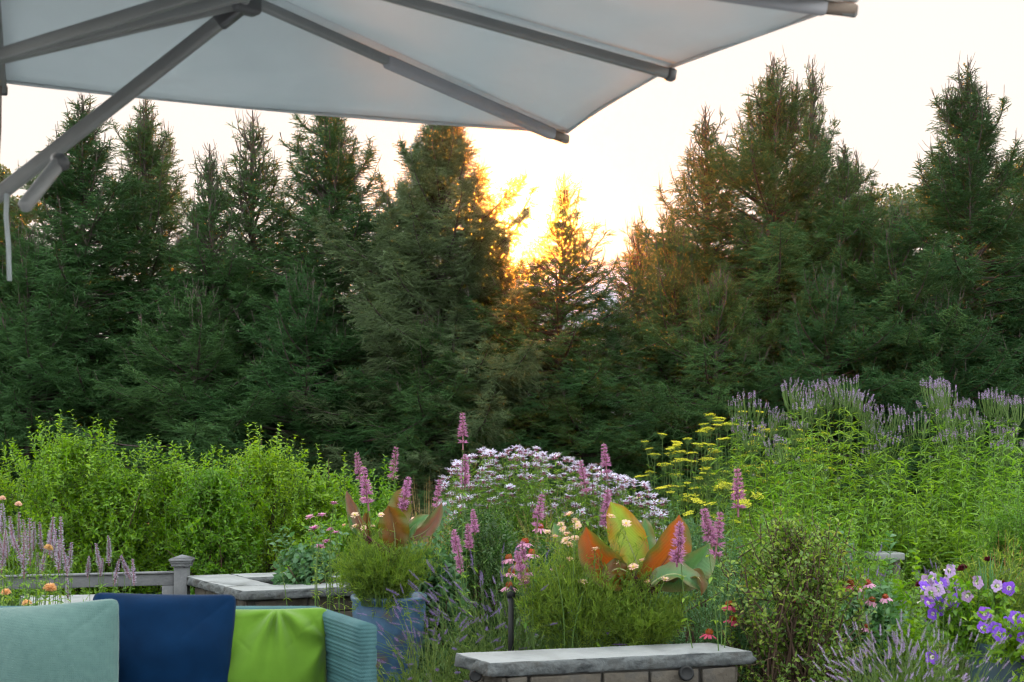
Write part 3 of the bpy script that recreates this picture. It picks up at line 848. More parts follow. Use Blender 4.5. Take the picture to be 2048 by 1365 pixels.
lw = thing("stone_wall", "stone slab wall end showing pale between the hyssop and the navy pillow", "wall", (-2.75, 8.7, 0))
l0 = np.array([-2.75, 8.7, 0])
qd = [np.array([-2.75, 8.12]), np.array([-2.36, 8.2]), np.array([-2.60, 9.05]), np.array([-3.1, 8.95])]
part("cap_stone", cap_slab(qd, .488, .55, 77, l0), [M_cap, M_capedge], lw)
qq = np.array([[*p, z] for z in (0, .488) for p in inset(qd, .12)]) - l0
g = Geo(); g.add(qq, [(0, 1, 5, 4), (1, 2, 6, 5), (2, 3, 7, 6), (3, 0, 4, 7), (0, 3, 2, 1), (4, 5, 6, 7)]); part("wall_core", g, M_stone, lw)

# distant garden bench slab
bp = P(1768, 1104, 10.6)
bn = thing("stone_bench", "pale stone bench almost buried in the flowers on the far side", "bench", (bp.x, bp.y, 0), rz=.12)
g = Geo(); box(g, (0, 0, bp.z - .03), (.24, .22, .055)); bevel(part("seat", g, M_cap, bn), .01)
for s in (-.07, .07):
    g = Geo(); box(g, (s, 0, (bp.z - .06) / 2), (.04, .18, bp.z - .06)); part("leg", g, M_stone, bn)


# ------------------------------------------------------------------ glazed pots
def glaze_extra(nt, p, c, tc):
    p.inputs["Coat Weight"].default_value = .25; p.inputs["Coat Roughness"].default_value = .25
M_glaze = solid_mat("mottled blue glaze", [(.09, .06, .045), (.025, .06, .12), (.035, .09, .17), (.07, .13, .20)], scale=5, pos=[.36, .44, .55, .68], rough=.45, spec=.5, bump=.25, bscale=35, extra=glaze_extra)
M_glaze2 = solid_mat("dark slate-blue glaze", [(.015, .03, .045), (.025, .05, .07), (.035, .07, .09)], scale=3, rough=.4, spec=.5, extra=glaze_extra)
def pot(x, y, r, h, mat, label, group=None):
    o = thing("planter_pot", label, "plant pot", (x, y, 0), group)
    pr = [(r * .60, 0.0), (r * .66, .02), (r * .80, h * .28), (r * .93, h * .58), (r * 1.0, h * .88), (r * .985, h * .93), (r * 1.03, h * .955), (r * 1.035, h * .985), (r * 1.0, h), (r * .90, h * .99), (r * .88, h * .9)]
    g = Geo(); lathe(g, [(0, 0)] + pr, 56); part("body", g, mat, o, True)
    g = Geo(); lathe(g, [(r * .895, h * .90), (r * .5, h * .92), (0, h * .925)], 32); part("soil", g, M_soil, o)
    return o
pot(-.74, 8.55, .222, .60, M_glaze, "mottled sky-blue glazed pot beside the sofa's angled arm")
pot(.48, 7.12, .235, .49, M_glaze, "blue glazed pot hidden behind the front stone wall's cap")
pot(2.24, 6.1, .27, .66, M_glaze2, "dark slate-blue pot overflowing with violet petunias")
g = Geo(); tubes(g, np.array([P(1022, 1365, 7.0), P(1022, 1180, 7.0)]), np.array([.016, .013]), 10, cap=True)
tubes(g, np.array([P(1022, 1195, 7.0), P(1022, 1185, 7.0), P(1022, 1172, 7.0)]), np.array([.022, .022, .004]), 10, cap=True)
st_ = P(1022, 1365, 7.0)
tubes(g, np.array([(st_.x, st_.y, 0), tuple(st_)]), np.array([.016, .016]), 10)
tag(part("garden_stake", g, M_lamp, None, True), "dark metal garden stake standing in the lavender by the coneflowers", "stake")
# ------------------------------------------------------------------ plant materials
M_hedge = leaf_mat("bright shrub leaves", [(.050, .13, .009), (.115, .25, .012), (.27, .43, .018)], tr=.5, tcol=(1.5, 1.45, .5), rough=.4, spec=.45)
M_darkleaf = leaf_mat("dark glossy leaves", [(.02, .06, .016), (.035, .095, .022), (.06, .13, .03)], tr=.35, rough=.35, spec=.5)
M_bluegreen = leaf_mat("blue-green leaves", [(.055, .14, .07), (.085, .19, .09), (.12, .24, .11)], tr=.4, rough=.45, spec=.4)
M_lance = leaf_mat("lance leaves", [(.06, .15, .02), (.12, .25, .03), (.24, .40, .05)], tr=.5, tcol=(1.5, 1.45, .5), rough=.45, spec=.4)
M_olive = leaf_mat("olive shrub leaves", [(.06, .13, .018), (.12, .22, .028), (.24, .34, .05), (.36, .34, .07)], pos=[.2, .45, .7, .85], tr=.45, rough=.4, spec=.5)
M_feather = leaf_mat("feathery leaves", [(.12, .20, .03), (.20, .31, .045), (.32, .42, .08)], tr=.5, tcol=(1.4, 1.35, .5), rough=.5, spec=.3)
M_stem = solid_mat("green stems", [(.07, .14, .03), (.12, .20, .05)], scale=5, rough=.6, tr=.2)
M_twig = solid_mat("dark brown twigs", [(.05, .032, .022), (.10, .065, .045)], scale=12, rough=.8)
M_tan = leaf_mat("tan grass", [(.22, .15, .08), (.32, .22, .12), (.17, .17, .07)], tr=.45, rough=.6)
M_rust = leaf_mat("rust-brown grass", [(.20, .08, .04), (.30, .13, .06), (.16, .13, .05)], tr=.45, rough=.6)
M_pink = leaf_mat("pink-purple florets", [(.34, .13, .28), (.52, .25, .43), (.68, .42, .56)], tr=.45, tcol=(1.15, 1.0, 1.1), rough=.6, spec=.2)
M_calyx = leaf_mat("mauve calyx", [(.20, .08, .13), (.30, .13, .17), (.16, .16, .07)], tr=.3, tcol=(1.1, 1, 1), rough=.6)
M_lav = leaf_mat("lavender florets", [(.13, .10, .20), (.20, .15, .29), (.29, .23, .38)], tr=.3, tcol=(1.1, 1, 1.1), rough=.7, spec=.15)
M_lavpale = leaf_mat("pale hyssop florets", [(.34, .30, .40), (.45, .41, .51), (.56, .52, .60)], tr=.35, tcol=(1.1, 1, 1.1), rough=.7, spec=.15)
M_violet = leaf_mat("violet-mauve florets", [(.24, .15, .33), (.38, .26, .48), (.52, .41, .58)], tr=.35, tcol=(1.1, 1, 1.1), rough=.7, spec=.15)
M_balm = leaf_mat("lilac bee balm petals", [(.46, .44, .60), (.60, .57, .71), (.74, .72, .80)], tr=.4, tcol=(1.05, 1, 1.05), rough=.6, spec=.2)
M_yellow = leaf_mat("acid yellow florets", [(.44, .48, .03), (.62, .62, .05), (.52, .60, .07)], tr=.4, tcol=(1.1, 1.05, .7), rough=.6)
M_cone = leaf_mat("orange-brown flower cone", [(.12, .02, .006), (.42, .08, .01), (.62, .18, .02)], tr=.1, tcol=(1, 1, 1), rough=.5, noise=.2)
M_petal = leaf_mat("rose-pink petals", [(.56, .20, .38), (.64, .32, .48), (.70, .42, .56)], tr=.45, tcol=(1.1, 1, 1.1), rough=.5, spec=.3)
M_petalhot = leaf_mat("hot pink petals", [(.62, .07, .17), (.70, .12, .26)], tr=.45, tcol=(1.1, 1, 1.1), rough=.5, spec=.3)
M_petunia = leaf_mat("violet petunia petals", [(.15, .035, .52), (.22, .07, .62), (.34, .17, .72)], tr=.45, tcol=(1.1, 1, 1.1), rough=.5, spec=.3, noise=.0)
M_throat = solid_mat("pale flower throat", [(.75, .72, .62), (.82, .80, .70)], scale=9, rough=.6, tr=.3)
M_cream = leaf_mat("peach-cream petals", [(.68, .42, .30), (.76, .56, .42), (.80, .66, .52)], tr=.4, tcol=(1.1, 1, 1), rough=.6)
M_orange = leaf_mat("soft orange petals", [(.60, .36, .13), (.68, .47, .22), (.73, .57, .34)], tr=.4, tcol=(1.1, 1, .9), rough=.6)
M_maroon = leaf_mat("dark red scabious", [(.05, .003, .008), (.11, .006, .014)], tr=.2, tcol=(1, 1, 1), rough=.6)
M_black = M_dark

def curve_pts(rng, b, tip, n=6, bow=.08):
    """N curved stems from b (N,3) to tip (N,3)"""
    t = np.linspace(0, 1, n)[None, :, None]
    b = b[:, None]; tip = tip[:, None]
    mid = rng.normal(0, bow, (len(b), 1, 3)) * np.array([1, 1, .1])
    P_ = b + (tip - b) * t
    out = (tip - b) * np.array([1, 1, 0])
    P_ = P_ - out * (t * (1 - t)) * .7 + mid * 4 * t * (1 - t)
    return P_

# ---- flower heads ------------------------------------------------
def head_spike(seed, h, r, rings, per, mat_len=.02, taper=.75, droop=0.2, core=.5, gap=0):
    """whorled spike: rings of small tubular florets round an axis along +Z, h long"""
    rng = np.random.default_rng(seed); g = Geo()
    tubes(g, np.array([(0, 0, -h * .1), (0, 0, h * .5), (0, 0, h)]), [r * .14, r * .14, r * .08], 5, mat=1)
    b, d, L, W, m = [], [], [], [], []
    for k in range(rings):
        z = h * (k + .3) / rings
        f = k / rings
        if gap and rng.random() < gap and f < .35: continue
        rr = r * (1 - taper * max(0, f - .25) ** 1.3) * rng.uniform(.85, 1.1)
        for j in range(per):
            a = j * 2 * np.pi / per + k * .7 + rng.normal(0, .25)
            e = rng.uniform(-.1, .9) - droop
            dd = np.array([math.cos(a), math.sin(a), e])
            b.append([math.cos(a) * rr * .15, math.sin(a) * rr * .15, z + rng.normal(0, h * .012)]); d.append(dd)
            L.append(rr * rng.uniform(.8, 1.1)); W.append(rr * rng.uniform(.13, .22))
    b = np.array(b); d = np.array(d); L = np.array(L); W = np.array(W)
    leaves(g, b, d, rnd_dirs(rng, len(b)), L * core, W * 1.25, LEAF4, mat=1)
    leaves(g, b, d, rnd_dirs(rng, len(b)) + [0, 0, .5], L, W, LEAF4, mat=0)
    leaves(g, b, d + rng.normal(0, .3, d.shape), rnd_dirs(rng, len(b)), L * .9, W, LEAF4, mat=0)
    return g
def head_balm(seed, r=.034):
    rng = np.random.default_rng(seed); g = Geo()
    n = 26; a = np.arange(n) * 2 * np.pi / n * 1.0 + rng.normal(0, .12, n)
    e = rng.uniform(-.05, .75, n)
    d = np.column_stack([np.cos(a), np.sin(a), e])
    leaves(g, np.column_stack([np.cos(a) * r * .2, np.sin(a) * r * .2, np.full(n, .004)]), d, np.array([0, 0, 1.0]), rng.uniform(.75, 1.1, n) * r, np.full(n, r * .17), STRAP)
    lathe(g, [(0, -.010), (r * .3, -.004), (r * .34, .004), (r * .2, .011), (0, .013)], 8, mat=1)
    n = 7; a = np.arange(n) * 2 * np.pi / n
    leaves(g, np.zeros((n, 3)) - [0, 0, .004], np.column_stack([np.cos(a), np.sin(a), a * 0 - .35]), np.array([0, 0, 1.0]), r * .75, r * .32, LEAF4, mat=1)
    return g
def head_umbel(seed, r=.055):
    rng = np.random.default_rng(seed); g = Geo(); n = 22
    rr = r * np.sqrt(np.linspace(.02, 1, n)); a = np.arange(n) * 2.4
    top = np.column_stack([rr * np.cos(a), rr * np.sin(a), .012 - rr ** 2 * 2.5 + rng.normal(0, .003, n)])
    base = np.tile(np.array([[0, 0, -.055]]), (n, 1))
    tubes(g, np.stack([base, (base + top) / 2 + [0, 0, -.008], top], 1), np.full((n, 3), .0011), 3, mat=1)
    i = np.repeat(np.arange(n), 14); m = len(i)
    o = rng.normal(0, 1, (m, 3)) * np.array([.0065, .0065, .0018])
    leaves(g, top[i] + o, nrm(rng.normal(0, 1, (m, 3)) * [1, 1, .3]), rng.normal(0, .4, (m, 3)) + [0, 0, 1], .008, .007, LEAF4, mat=0)
    return g
def head_candelabra(seed, n=8, h=.26):
    """culver's root: erect arms, the upper part of each packed with tiny florets"""
    rng = np.random.default_rng(seed); g = Geo(); A = []
    for k in range(n):
        a = k * 2.4 + rng.normal(0, .3); s = .03 + .07 * rng.random() * (k > 0); s = 0 if k == 0 else s
        hh = h * (1.06 if k == 0 else rng.uniform(.84, 1.03)); o = np.array([math.cos(a), math.sin(a), 0])
        pts = np.array([(0, 0, 0), o * s * .8 + [0, 0, hh * .3], o * s * 1.1 + [0, 0, hh * .65], o * s * 1.2 + [0, 0, hh]])
        A.append(pts)
    A = np.array(A)
    tubes(g, A, np.tile(np.array([.0022, .0028, .003, .0012]), (n, 1)), 4, mat=1)
    for pts in A:
        m = 30; t = rng.uniform(.78, 1, m)
        p = np.column_stack([np.interp(t, [0, .33, .66, 1], pts[:, i]) for i in range(3)])
        a = rng.uniform(0, 6.28, m); d = np.column_stack([np.cos(a), np.sin(a), rng.uniform(-.2, .6, m)])
        leaves(g, p, d, rnd_dirs(rng, m), rng.uniform(.007, .013, m) * (1.35 - .6 * t), .005, LEAF4, mat=0)
    return g
def head_cone(seed, r=.042):
    rng = np.random.default_rng(seed); g = Geo()
    n = 15; a = np.arange(n) * 2 * np.pi / n + rng.normal(0, .06, n)
    dr = rng.uniform(-.75, -.25, n)
    leaves(g, np.column_stack([np.cos(a) * .010, np.sin(a) * .010, np.full(n, 0)]), np.column_stack([np.cos(a), np.sin(a), dr]), np.array([0, 0, 1.0]), rng.uniform(.9, 1.08, n) * r, r * .30, STRAP, mat=0)
    lathe(g, [(.006, -.006), (.015, -.002), (.0175, .006), (.014, .015), (.007, .021), (0, .023)], 12, mat=1)
    m = 150; u = rng.random(m); a = rng.uniform(0, 6.28, m); z = u * .022; rad = .0175 * np.sqrt(np.maximum(0, 1 - (z / .024) ** 2)) * .95
    leaves(g, np.column_stack([rad * np.cos(a), rad * np.sin(a), z]), np.column_stack([np.cos(a) * .7, np.sin(a) * .7, .3 + u]), rnd_dirs(rng, m), .006, .003, LEAF4, mat=1)
    return g
def head_petunia(seed, r=.032):
    rng = np.random.default_rng(seed); g = Geo(); K, S = 8, 40
    a = np.arange(S) * 2 * np.pi / S
    V = []
    for k in range(K):
        t = k / (K - 1)
        rr = r * (.10 + .12 * min(t / .35, 1) + .78 * max(0, (t - .35) / .65) ** .9)
        lob = 1 + .10 * max(0, (t - .4) / .6) * np.cos(5 * a)
        z = r * (-1.3 * (1 - min(t / .5, 1)) + .15 * max(0, t - .5)) + r * .10 * t ** 2 * np.cos(10 * a + seed)
        V.append(np.column_stack([rr * lob * np.cos(a), rr * lob * np.sin(a), z * np.ones(S)]))
    V = np.array(V); idx = np.arange(K * S).reshape(K, S); nx = np.roll(idx, -1, 1)
    F = np.stack([idx[:-1], nx[:-1], nx[1:], idx[1:]], -1)
    g.add(V.reshape(-1, 3), F[3:].reshape(-1, 4), 0)
    g.f.append(F[:3].reshape(-1, 4).astype(np.int32)); g.m.append(np.full(3 * S, 1, dtype=np.int32))
    lathe(g, [(0, -.2 * r), (r * .1, -.05 * r), (0, .02 * r)], 6, mat=1)
    return g
def head_daisy(seed, r=.03, n=18, layers=2, e=.3):
    rng = np.random.default_rng(seed); g = Geo()
    for l in range(layers):
        a = np.arange(n) * 2 * np.pi / n + l * .2 + rng.normal(0, .08, n)
        leaves(g, np.column_stack([np.cos(a) * r * .1, np.sin(a) * r * .1, np.full(n, l * .003)]), np.column_stack([np.cos(a), np.sin(a), np.full(n, e + l * .45) + rng.normal(0, .12, n)]), np.array([0, 0, 1.0]), r * (1 - .22 * l) * rng.uniform(.85, 1.05, n), r * .28, STRAP)
    lathe(g, [(r * .2, -.004), (r * .26, .003), (r * .15, .009), (0, .011)], 10, mat=1)
    return g
def head_pompon(seed, r=.03):
    rng = np.random.default_rng(seed); g = Geo(); m = 110; d = rnd_dirs(rng, m); d[:, 2] = np.abs(d[:, 2]) * .9 - .15
    leaves(g, d * r * .35, d, rnd_dirs(rng, m), r * .7, r * .4, LEAF4)
    lathe(g, [(0, -r * .4), (r * .4, -r * .2), (r * .5, 0), (r * .3, r * .3), (0, r * .4)], 8, mat=0)
    return g

# ---- shrubs ------------------------------------------------------
def shrub(name, label, cat, px, pytop, Yd, rx, ry, mat, seed, shoots=420, leaf=.042, lw=.5, slen=(.22, .45), sp=.026, stray=26, stray_len=(.2, .4),
          group=None, z0=0.0, inner=.45, twig_mat=None, tmpl=LEAF, upright=.55, stems=14, prof=2.4, lean=0, stem_r=1.0):
    rng = np.random.default_rng(seed)
    top = P(px, pytop, Yd); H = top.z - z0
    o = thing(name, label, cat, (top.x, top.y, z0), group)
    fo, st = Geo(), Geo()
    n = shoots
    z = H * rng.uniform(.04, 1, n) ** .8
    f = z / H
    prf = np.where(f > .45, np.maximum(0, 1 - ((f - .45) / .56) ** prof) ** .5, .78 + .22 * f / .45)
    a = rng.uniform(0, 6.28, n); q = rng.uniform(inner ** 2, 1, n) ** .5
    rad = prf * q * (1 + .10 * np.sin(a * 3 + seed) + .07 * np.sin(a * 7 + f * 6))
    end = np.column_stack([np.cos(a) * rad * rx + lean * f, np.sin(a) * rad * ry, z])
    outw = np.column_stack([np.cos(a), np.sin(a), np.zeros(n)])
    d = nrm(outw * (.85 - .5 * f)[:, None] + np.array([0, 0, 1.0]) * (upright + .45 * f)[:, None] + rng.normal(0, .38, (n, 3)))
    L = rng.uniform(*slen, n)
    start = end - d * L[:, None]
    if stray:
        m = stray; a2 = rng.uniform(0, 6.28, m); q2 = rng.random(m) ** .5 * .85
        zz = H * (np.maximum(0, 1 - q2 ** 2.4) ** .5 * .55 + .40)
        s2 = np.column_stack([np.cos(a2) * q2 * rx, np.sin(a2) * q2 * ry, zz])
        d2 = nrm(np.column_stack([np.cos(a2) * q2 * .5, np.sin(a2) * q2 * .5, np.ones(m)]) + rng.normal(0, .16, (m, 3)))
        L2 = rng.uniform(*stray_len, m)
        start = np.vstack([start, s2]); end = np.vstack([end, s2 + d2 * L2[:, None]]); L = np.concatenate([L, L2])
    N = len(L)
    bend = rng.normal(0, .06, (N, 3)) * L[:, None]; bend[:, 2] -= .05 * L
    K = 4; t = np.linspace(0, 1, K)[None, :, None]
    PT = start[:, None] + (end - start)[:, None] * t + bend[:, None] * 4 * t * (1 - t)
    tubes(st, PT, np.tile(np.array([.0030, .0026, .002, .0012]) * stem_r, (N, 1)), 3, mat=1 if twig_mat is None else 0)
    cnt = np.maximum(3, (L / sp).astype(int)); i = np.repeat(np.arange(N), cnt * 2)
    k = np.concatenate([np.repeat(np.arange(c), 2) for c in cnt]); tt = (k + .5 + rng.uniform(-.2, .2, len(k))) / cnt[i]
    tt = np.clip(tt * .92 + .08, 0, 1)
    p = start[i] + (end - start)[i] * tt[:, None] + bend[i] * (4 * tt * (1 - tt))[:, None]
    T = nrm(end - start)[i]
    sgn = np.where(np.arange(len(i)) % 2 == 0, 1.0, -1.0)
    e1 = nrm(np.cross(T, rng.normal(size=(N, 3))[i])); e2 = np.cross(T, e1)
    ph = (k % 2) * (np.pi / 2)
    rd = (e1 * np.cos(ph)[:, None] + e2 * np.sin(ph)[:, None]) * sgn[:, None]
    dd = T * rng.uniform(.3, .8, len(i))[:, None] + rd + rng.normal(0, .22, (len(i), 3))
    sz = leaf * rng.uniform(.6, 1.15, len(i)) * (1 - .5 * np.clip(tt - .75, 0, 1) * 2)
    leaves(fo, p, dd, T + rng.normal(0, .3, T.shape), sz, sz * lw, tmpl)
    # woody framework
    b = np.column_stack([rng.normal(0, rx * .12, stems), rng.normal(0, ry * .12, stems), np.zeros(stems)])
    pick = rng.choice(n, stems * 3, replace=n < stems * 3)
    tip = start[pick]
    SP_ = curve_pts(rng, np.repeat(b, 3, 0), tip, 6, .03)
    tubes(st, SP_, np.tile(np.array([.009, .008, .006, .005, .004, .003]) * stem_r, (len(tip), 1)), 4, mat=0)
    part("stem", st, [twig_mat or M_twig, M_stem], o, True)
    part("foliage", fo, mat, o)
    return o
G_H = "bright green shrubs along the left of the garden"
hedge = [(-40, 925, 12.3, .62, .5, 1, "bright green shrub cut by the frame, behind the hyssop spikes"),
         (140, 872, 12.0, .60, .55, 2, "bright green shrub with the highest rounded crown, behind the garden rail"),
         (345, 925, 12.2, .62, .5, 3, "bright green shrub behind the wooden post, with single shoots standing up"),
         (525, 898, 12.5, .62, .5, 4, "bright green shrub with many tall upright shoots, behind the stone planter"),
         (650, 950, 12.3, .42, .4, 5, "bright green shrub sloping down towards the pink hyssop spikes"),
         (428, 935, 11.8, .45, .4, 6, "bright green shrub in front of and between two taller ones above the stone planter"),
         (235, 935, 11.9, .45, .4, 7, "bright green shrub filling the notch right of the highest rounded crown")]
for px, py, Yd, rx, ry, sd, lab in hedge:
    shrub("leafy_shrub", lab, "shrub", px, py, Yd, rx, ry, M_hedge, 100 + sd, shoots=600, leaf=.050, lw=.48, group=G_H, stray=44 if sd in (4, 2, 3) else 18, stray_len=(.16, .34), slen=(.18, .40), upright=.25, sp=.031, prof=2.0, inner=.2)
shrub("leafy_shrub", "loose green shrub between the two pink hyssop spikes above the sky-blue pot", "shrub", 755, 975, 11.6, .30, .3, M_hedge, 120, shoots=200, stray=14, leaf=.05)
shrub("leafy_shrub", "pale green leafy shrub behind the pot with the darker banana leaves", "shrub", 690, 1030, 10.6, .5, .35, M_hedge, 121, shoots=300, stray=8, leaf=.045)
shrub("leafy_shrub", "low green shrub right of the sky-blue pot behind the lavender", "shrub", 860, 1085, 9.0, .28, .25, M_bluegreen, 122, shoots=200, stray=6, leaf=.06, lw=.6)
shrub("leafy_shrub", "dark rounded small-leaved shrub below the lilac bee balm", "shrub", 965, 1008, 9.6, .37, .35, M_darkleaf, 123, shoots=420, stray=14, stray_len=(.1, .22), leaf=.026, lw=.62, sp=.018)
shrub("leafy_shrub", "dark leafy shrub behind the coneflowers and the lavender", "shrub", 1075, 1085, 8.8, .30, .3, M_darkleaf, 124, shoots=260, stray=8, leaf=.05, lw=.5)
shrub("rose_bush", "blue-green rose bush growing inside the square stone planter", "shrub", 612, 1085, 9.85, .23, .22, M_bluegreen, 125, shoots=110, stray=8, stray_len=(.12, .2), leaf=.062, lw=.72, sp=.045, z0=.42)
sh = shrub("twiggy_shrub", "open twiggy shrub with small olive leaves standing beside the front stone wall", "shrub", 1590, 1035, 6.85, .38, .30, M_olive, 126, shoots=600, stray=24, stray_len=(.1, .22), leaf=.034, lw=.60, sp=.026, slen=(.10, .24), inner=.15, twig_mat=M_twig, stems=30, upright=.45, stem_r=1.25)
shrub("leafy_shrub", "green shrub with fine leaves at the frame's edge above the petunia pot", "shrub", 2030, 1010, 9.0, .33, .35, M_lance, 127, shoots=300, stray=14, leaf=.04, lw=.35, sp=.02)
shrub("leafy_shrub", "mid green mound between the banana leaves and the acid yellow umbels", "shrub", 1400, 1035, 9.6, .45, .35, M_bluegreen, 128, shoots=340, stray=14, stray_len=(.1, .25), leaf=.03, lw=.35, sp=.018)
for px, py, Yd, rx, sd, lab in [(1395, 1110, 7.9, .36, 1, "frothy blue-green catmint mound behind the end of the front stone wall"),
                                (1150, 1130, 8.2, .40, 2, "frothy blue-green catmint mound behind the yellow-green feathery foliage"),
                                (1480, 1160, 7.2, .25, 3, "small blue-green catmint mound squeezed against the olive twiggy shrub")]:
    shrub("catmint", lab, "plant", px, py, Yd, rx, .3, M_bluegreen, 130 + sd, shoots=430, stray=30, stray_len=(.08, .18), leaf=.018, lw=.6, sp=.013, slen=(.12, .25), group="catmint mounds")
shrub("leafy_shrub", "leafy green plant behind the coneflower group by the petunias", "plant", 1745, 1165, 7.4, .28, .25, M_bluegreen, 140, shoots=150, stray=6, leaf=.06, lw=.6)
shrub("leafy_shrub", "low green filler shrub under the culver's root stems", "shrub", 1640, 1075, 9.0, .55, .4, M_lance, 141, shoots=420, stray=10, leaf=.045, lw=.4)
shrub("leafy_shrub", "low green filler shrub behind the pale stone bench", "shrub", 1860, 1040, 10.9, .6, .4, M_lance, 142, shoots=420, stray=10, leaf=.06, lw=.35)
shrub("leafy_shrub", "low bright plant with orange flower by the petunia pot", "plant", 1835, 1222, 6.9, .2, .2, M_hedge, 143, shoots=110, stray=4, leaf=.04, lw=.7)

# ---- stemmed perennials ------------------------------------------
def perennial(name, label, cat, tops, Yd, seed, head, hname, leafmat, leafL, leafW, whorl=5, step=.09, ydep=.45, spread=.35, xb=.5, lo=.12, hi=.8, heads_dir=.15,
              group=None, extra_stems=0, droop=.2, hscale=1.0, stem_r=.0035, tmpl=LANCE, base_z=0.0, z_drop=0.0, hjit=.25, head_on_extra=False, hoff=0, stem_mat=None):
    """tops: list of (px, py) flower tops. One stem each; head = list of meshes"""
    rng = np.random.default_rng(seed)
    T = []
    for px, py in tops:
        Y = Yd + rng.uniform(-ydep, ydep) * .5
        T.append(np.array(P(px, py, Y)))
    T = np.array(T)
    c = np.array([T[:, 0].mean(), Yd, base_z])
    o = thing(name, label, cat, tuple(c), group)
    ET = []
    for k in range(extra_stems):
        q = T[rng.integers(len(T))].copy(); q[0] += rng.normal(0, .10); q[1] += rng.uniform(-ydep, ydep) * .6; q[2] -= rng.uniform(.05, .3) * (q[2] - base_z); ET.append(q)
    A = np.vstack([T] + ([np.array(ET)] if ET else [])) - c
    B = A.copy(); B[:, 0] *= xb; B[:, 1] *= .6; B[:, 2] = 0
    B[:, :2] += rng.normal(0, .03, (len(B), 2))
    S = curve_pts(rng, B, A, 7, .02)
    st, fo = Geo(), Geo()
    tubes(st, S, np.tile(np.linspace(stem_r, stem_r * .55, 7), (len(S), 1)), 4)
    for s in S:
        Ht = s[-1, 2]
        zz = np.arange(lo * Ht, hi * Ht, step) + rng.uniform(0, step)
        n = len(zz)
        if n == 0: continue
        tz = zz / Ht
        tp = np.linspace(0, 1, 7)
        p = np.column_stack([np.interp(tz, tp, s[:, i]) for i in range(3)])
        i = np.repeat(np.arange(n), whorl); a = rng.uniform(0, 6.28, n)[i] + np.tile(np.arange(whorl) * 2 * np.pi / whorl, n) + rng.normal(0, .25, n * whorl)
        d = np.column_stack([np.cos(a), np.sin(a), rng.uniform(-.35, 1.1, len(a)) - droop])
        sz = leafL * rng.uniform(.65, 1.1, len(a)) * (1.1 - .45 * tz[i])
        leaves(fo, p[i], d, np.array([0, 0, 1.0]) + rng.normal(0, .2, d.shape), sz, sz * leafW, tmpl)
    part("stem", st, stem_mat or M_stem, o, True)
    if fo.n: part("foliage", fo, leafmat, o)
    nT = len(T) if not head_on_extra else len(S)
    for k in range(nT):
        s = S[k]; dr = nrm(s[-1] - s[-2]); dr = nrm(dr + rng.normal(0, heads_dir, 3) * [1, 1, .3] + [0, 0, .3])
        place(head[k % len(head)], hname, o, tuple(s[-1] - dr * hoff), tuple(dr), rng.uniform(0, 6.28), hscale * rng.uniform(1 - hjit, 1 + hjit * .6))
    return o
def jitter(rng, pts, n, sx, sy):
    out = []
    for k in range(n):
        px, py = pts[rng.integers(len(pts))]; out.append((px + rng.normal(0, sx), py + abs(rng.normal(0, sy))))
    return out
rg_ = np.random.default_rng(5)
# culver's root
CR = [head_candelabra(200 + k, 12 + k % 4, .25).mesh("flower_candelabra", [M_violet, M_stem]) for k in range(5)]
cul = [([(1470, 795), (1490, 790), (1515, 800), (1500, 850), (1535, 845)], 12.2, "shortest culver's root, its purple candelabra just above the yellow umbels"),
       ([(1575, 775), (1590, 768), (1608, 780), (1560, 830), (1625, 790)], 12.0, "culver's root with a dense twin tuft of purple spikes left of the tallest tufts"),
       ([(1635, 766), (1655, 772), (1645, 800), (1690, 762), (1705, 775), (1718, 790)], 12.0, "culver's root bearing the highest purple tufts before the dark spruces"),
       ([(1735, 815), (1755, 830), (1780, 818), (1800, 812), (1745, 850), (1820, 850)], 12.1, "lower culver's root in the dip between the two taller purple groups"),
       ([(1862, 768), (1875, 765), (1890, 775), (1868, 800), (1842, 835)], 11.8, "culver's root with one lone high tuft of purple spikes"),
       ([(1925, 793), (1940, 800), (1915, 830), (1955, 835)], 11.9, "culver's root with faded brownish tufts between the lone tuft and the edge group"),
       ([(1978, 785), (1995, 790), (2015, 798), (2030, 805), (2005, 830), (2055, 880)], 12.0, "culver's root closest to the frame's edge, its tufts in one broad band")]
for k, (tp, Yd, lab) in enumerate(cul):
    tops = tp + jitter(rg_, tp, 4, 20, 45)
    tops = [(a, b + 25) for a, b in tops]
    o = perennial("culvers_root", lab, "flowering plant", tops, Yd, 300 + k, CR, "flower_candelabra", M_lance, .135, .19, whorl=5, step=.10, ydep=.8, extra_stems=20, lo=.06, hi=.93, group="culver's root clumps", hoff=.12, stem_r=.004, xb=.8, hjit=.2)
# acid yellow umbels
UM = [head_umbel(220 + k, .042 + .007 * k).mesh("umbel", [M_yellow, M_stem]) for k in range(4)]
yel = [([(1290, 885), (1325, 870), (1350, 895), (1310, 910), (1375, 880), (1395, 890), (1340, 930), (1300, 945), (1360, 950), (1385, 925), (1330, 975), (1370, 990)], 12.6, "acid yellow umbel plant standing alone at the edge of the dark spruces"),
       ([(1420, 832), (1440, 838), (1465, 850), (1415, 860), (1450, 880), (1485, 825), (1430, 905), (1475, 900), (1410, 940), (1450, 945), (1490, 935), (1440, 975)], 12.7, "acid yellow umbel plant below the shortest culver's root"),
       ([(1520, 858), (1545, 862), (1505, 890), (1560, 890), (1600, 862), (1625, 880), (1580, 910), (1530, 930), (1610, 925), (1650, 900), (1555, 965), (1500, 985), (1620, 960), (1660, 940)], 12.6, "acid yellow umbel plant showing through the culver's root stems")]
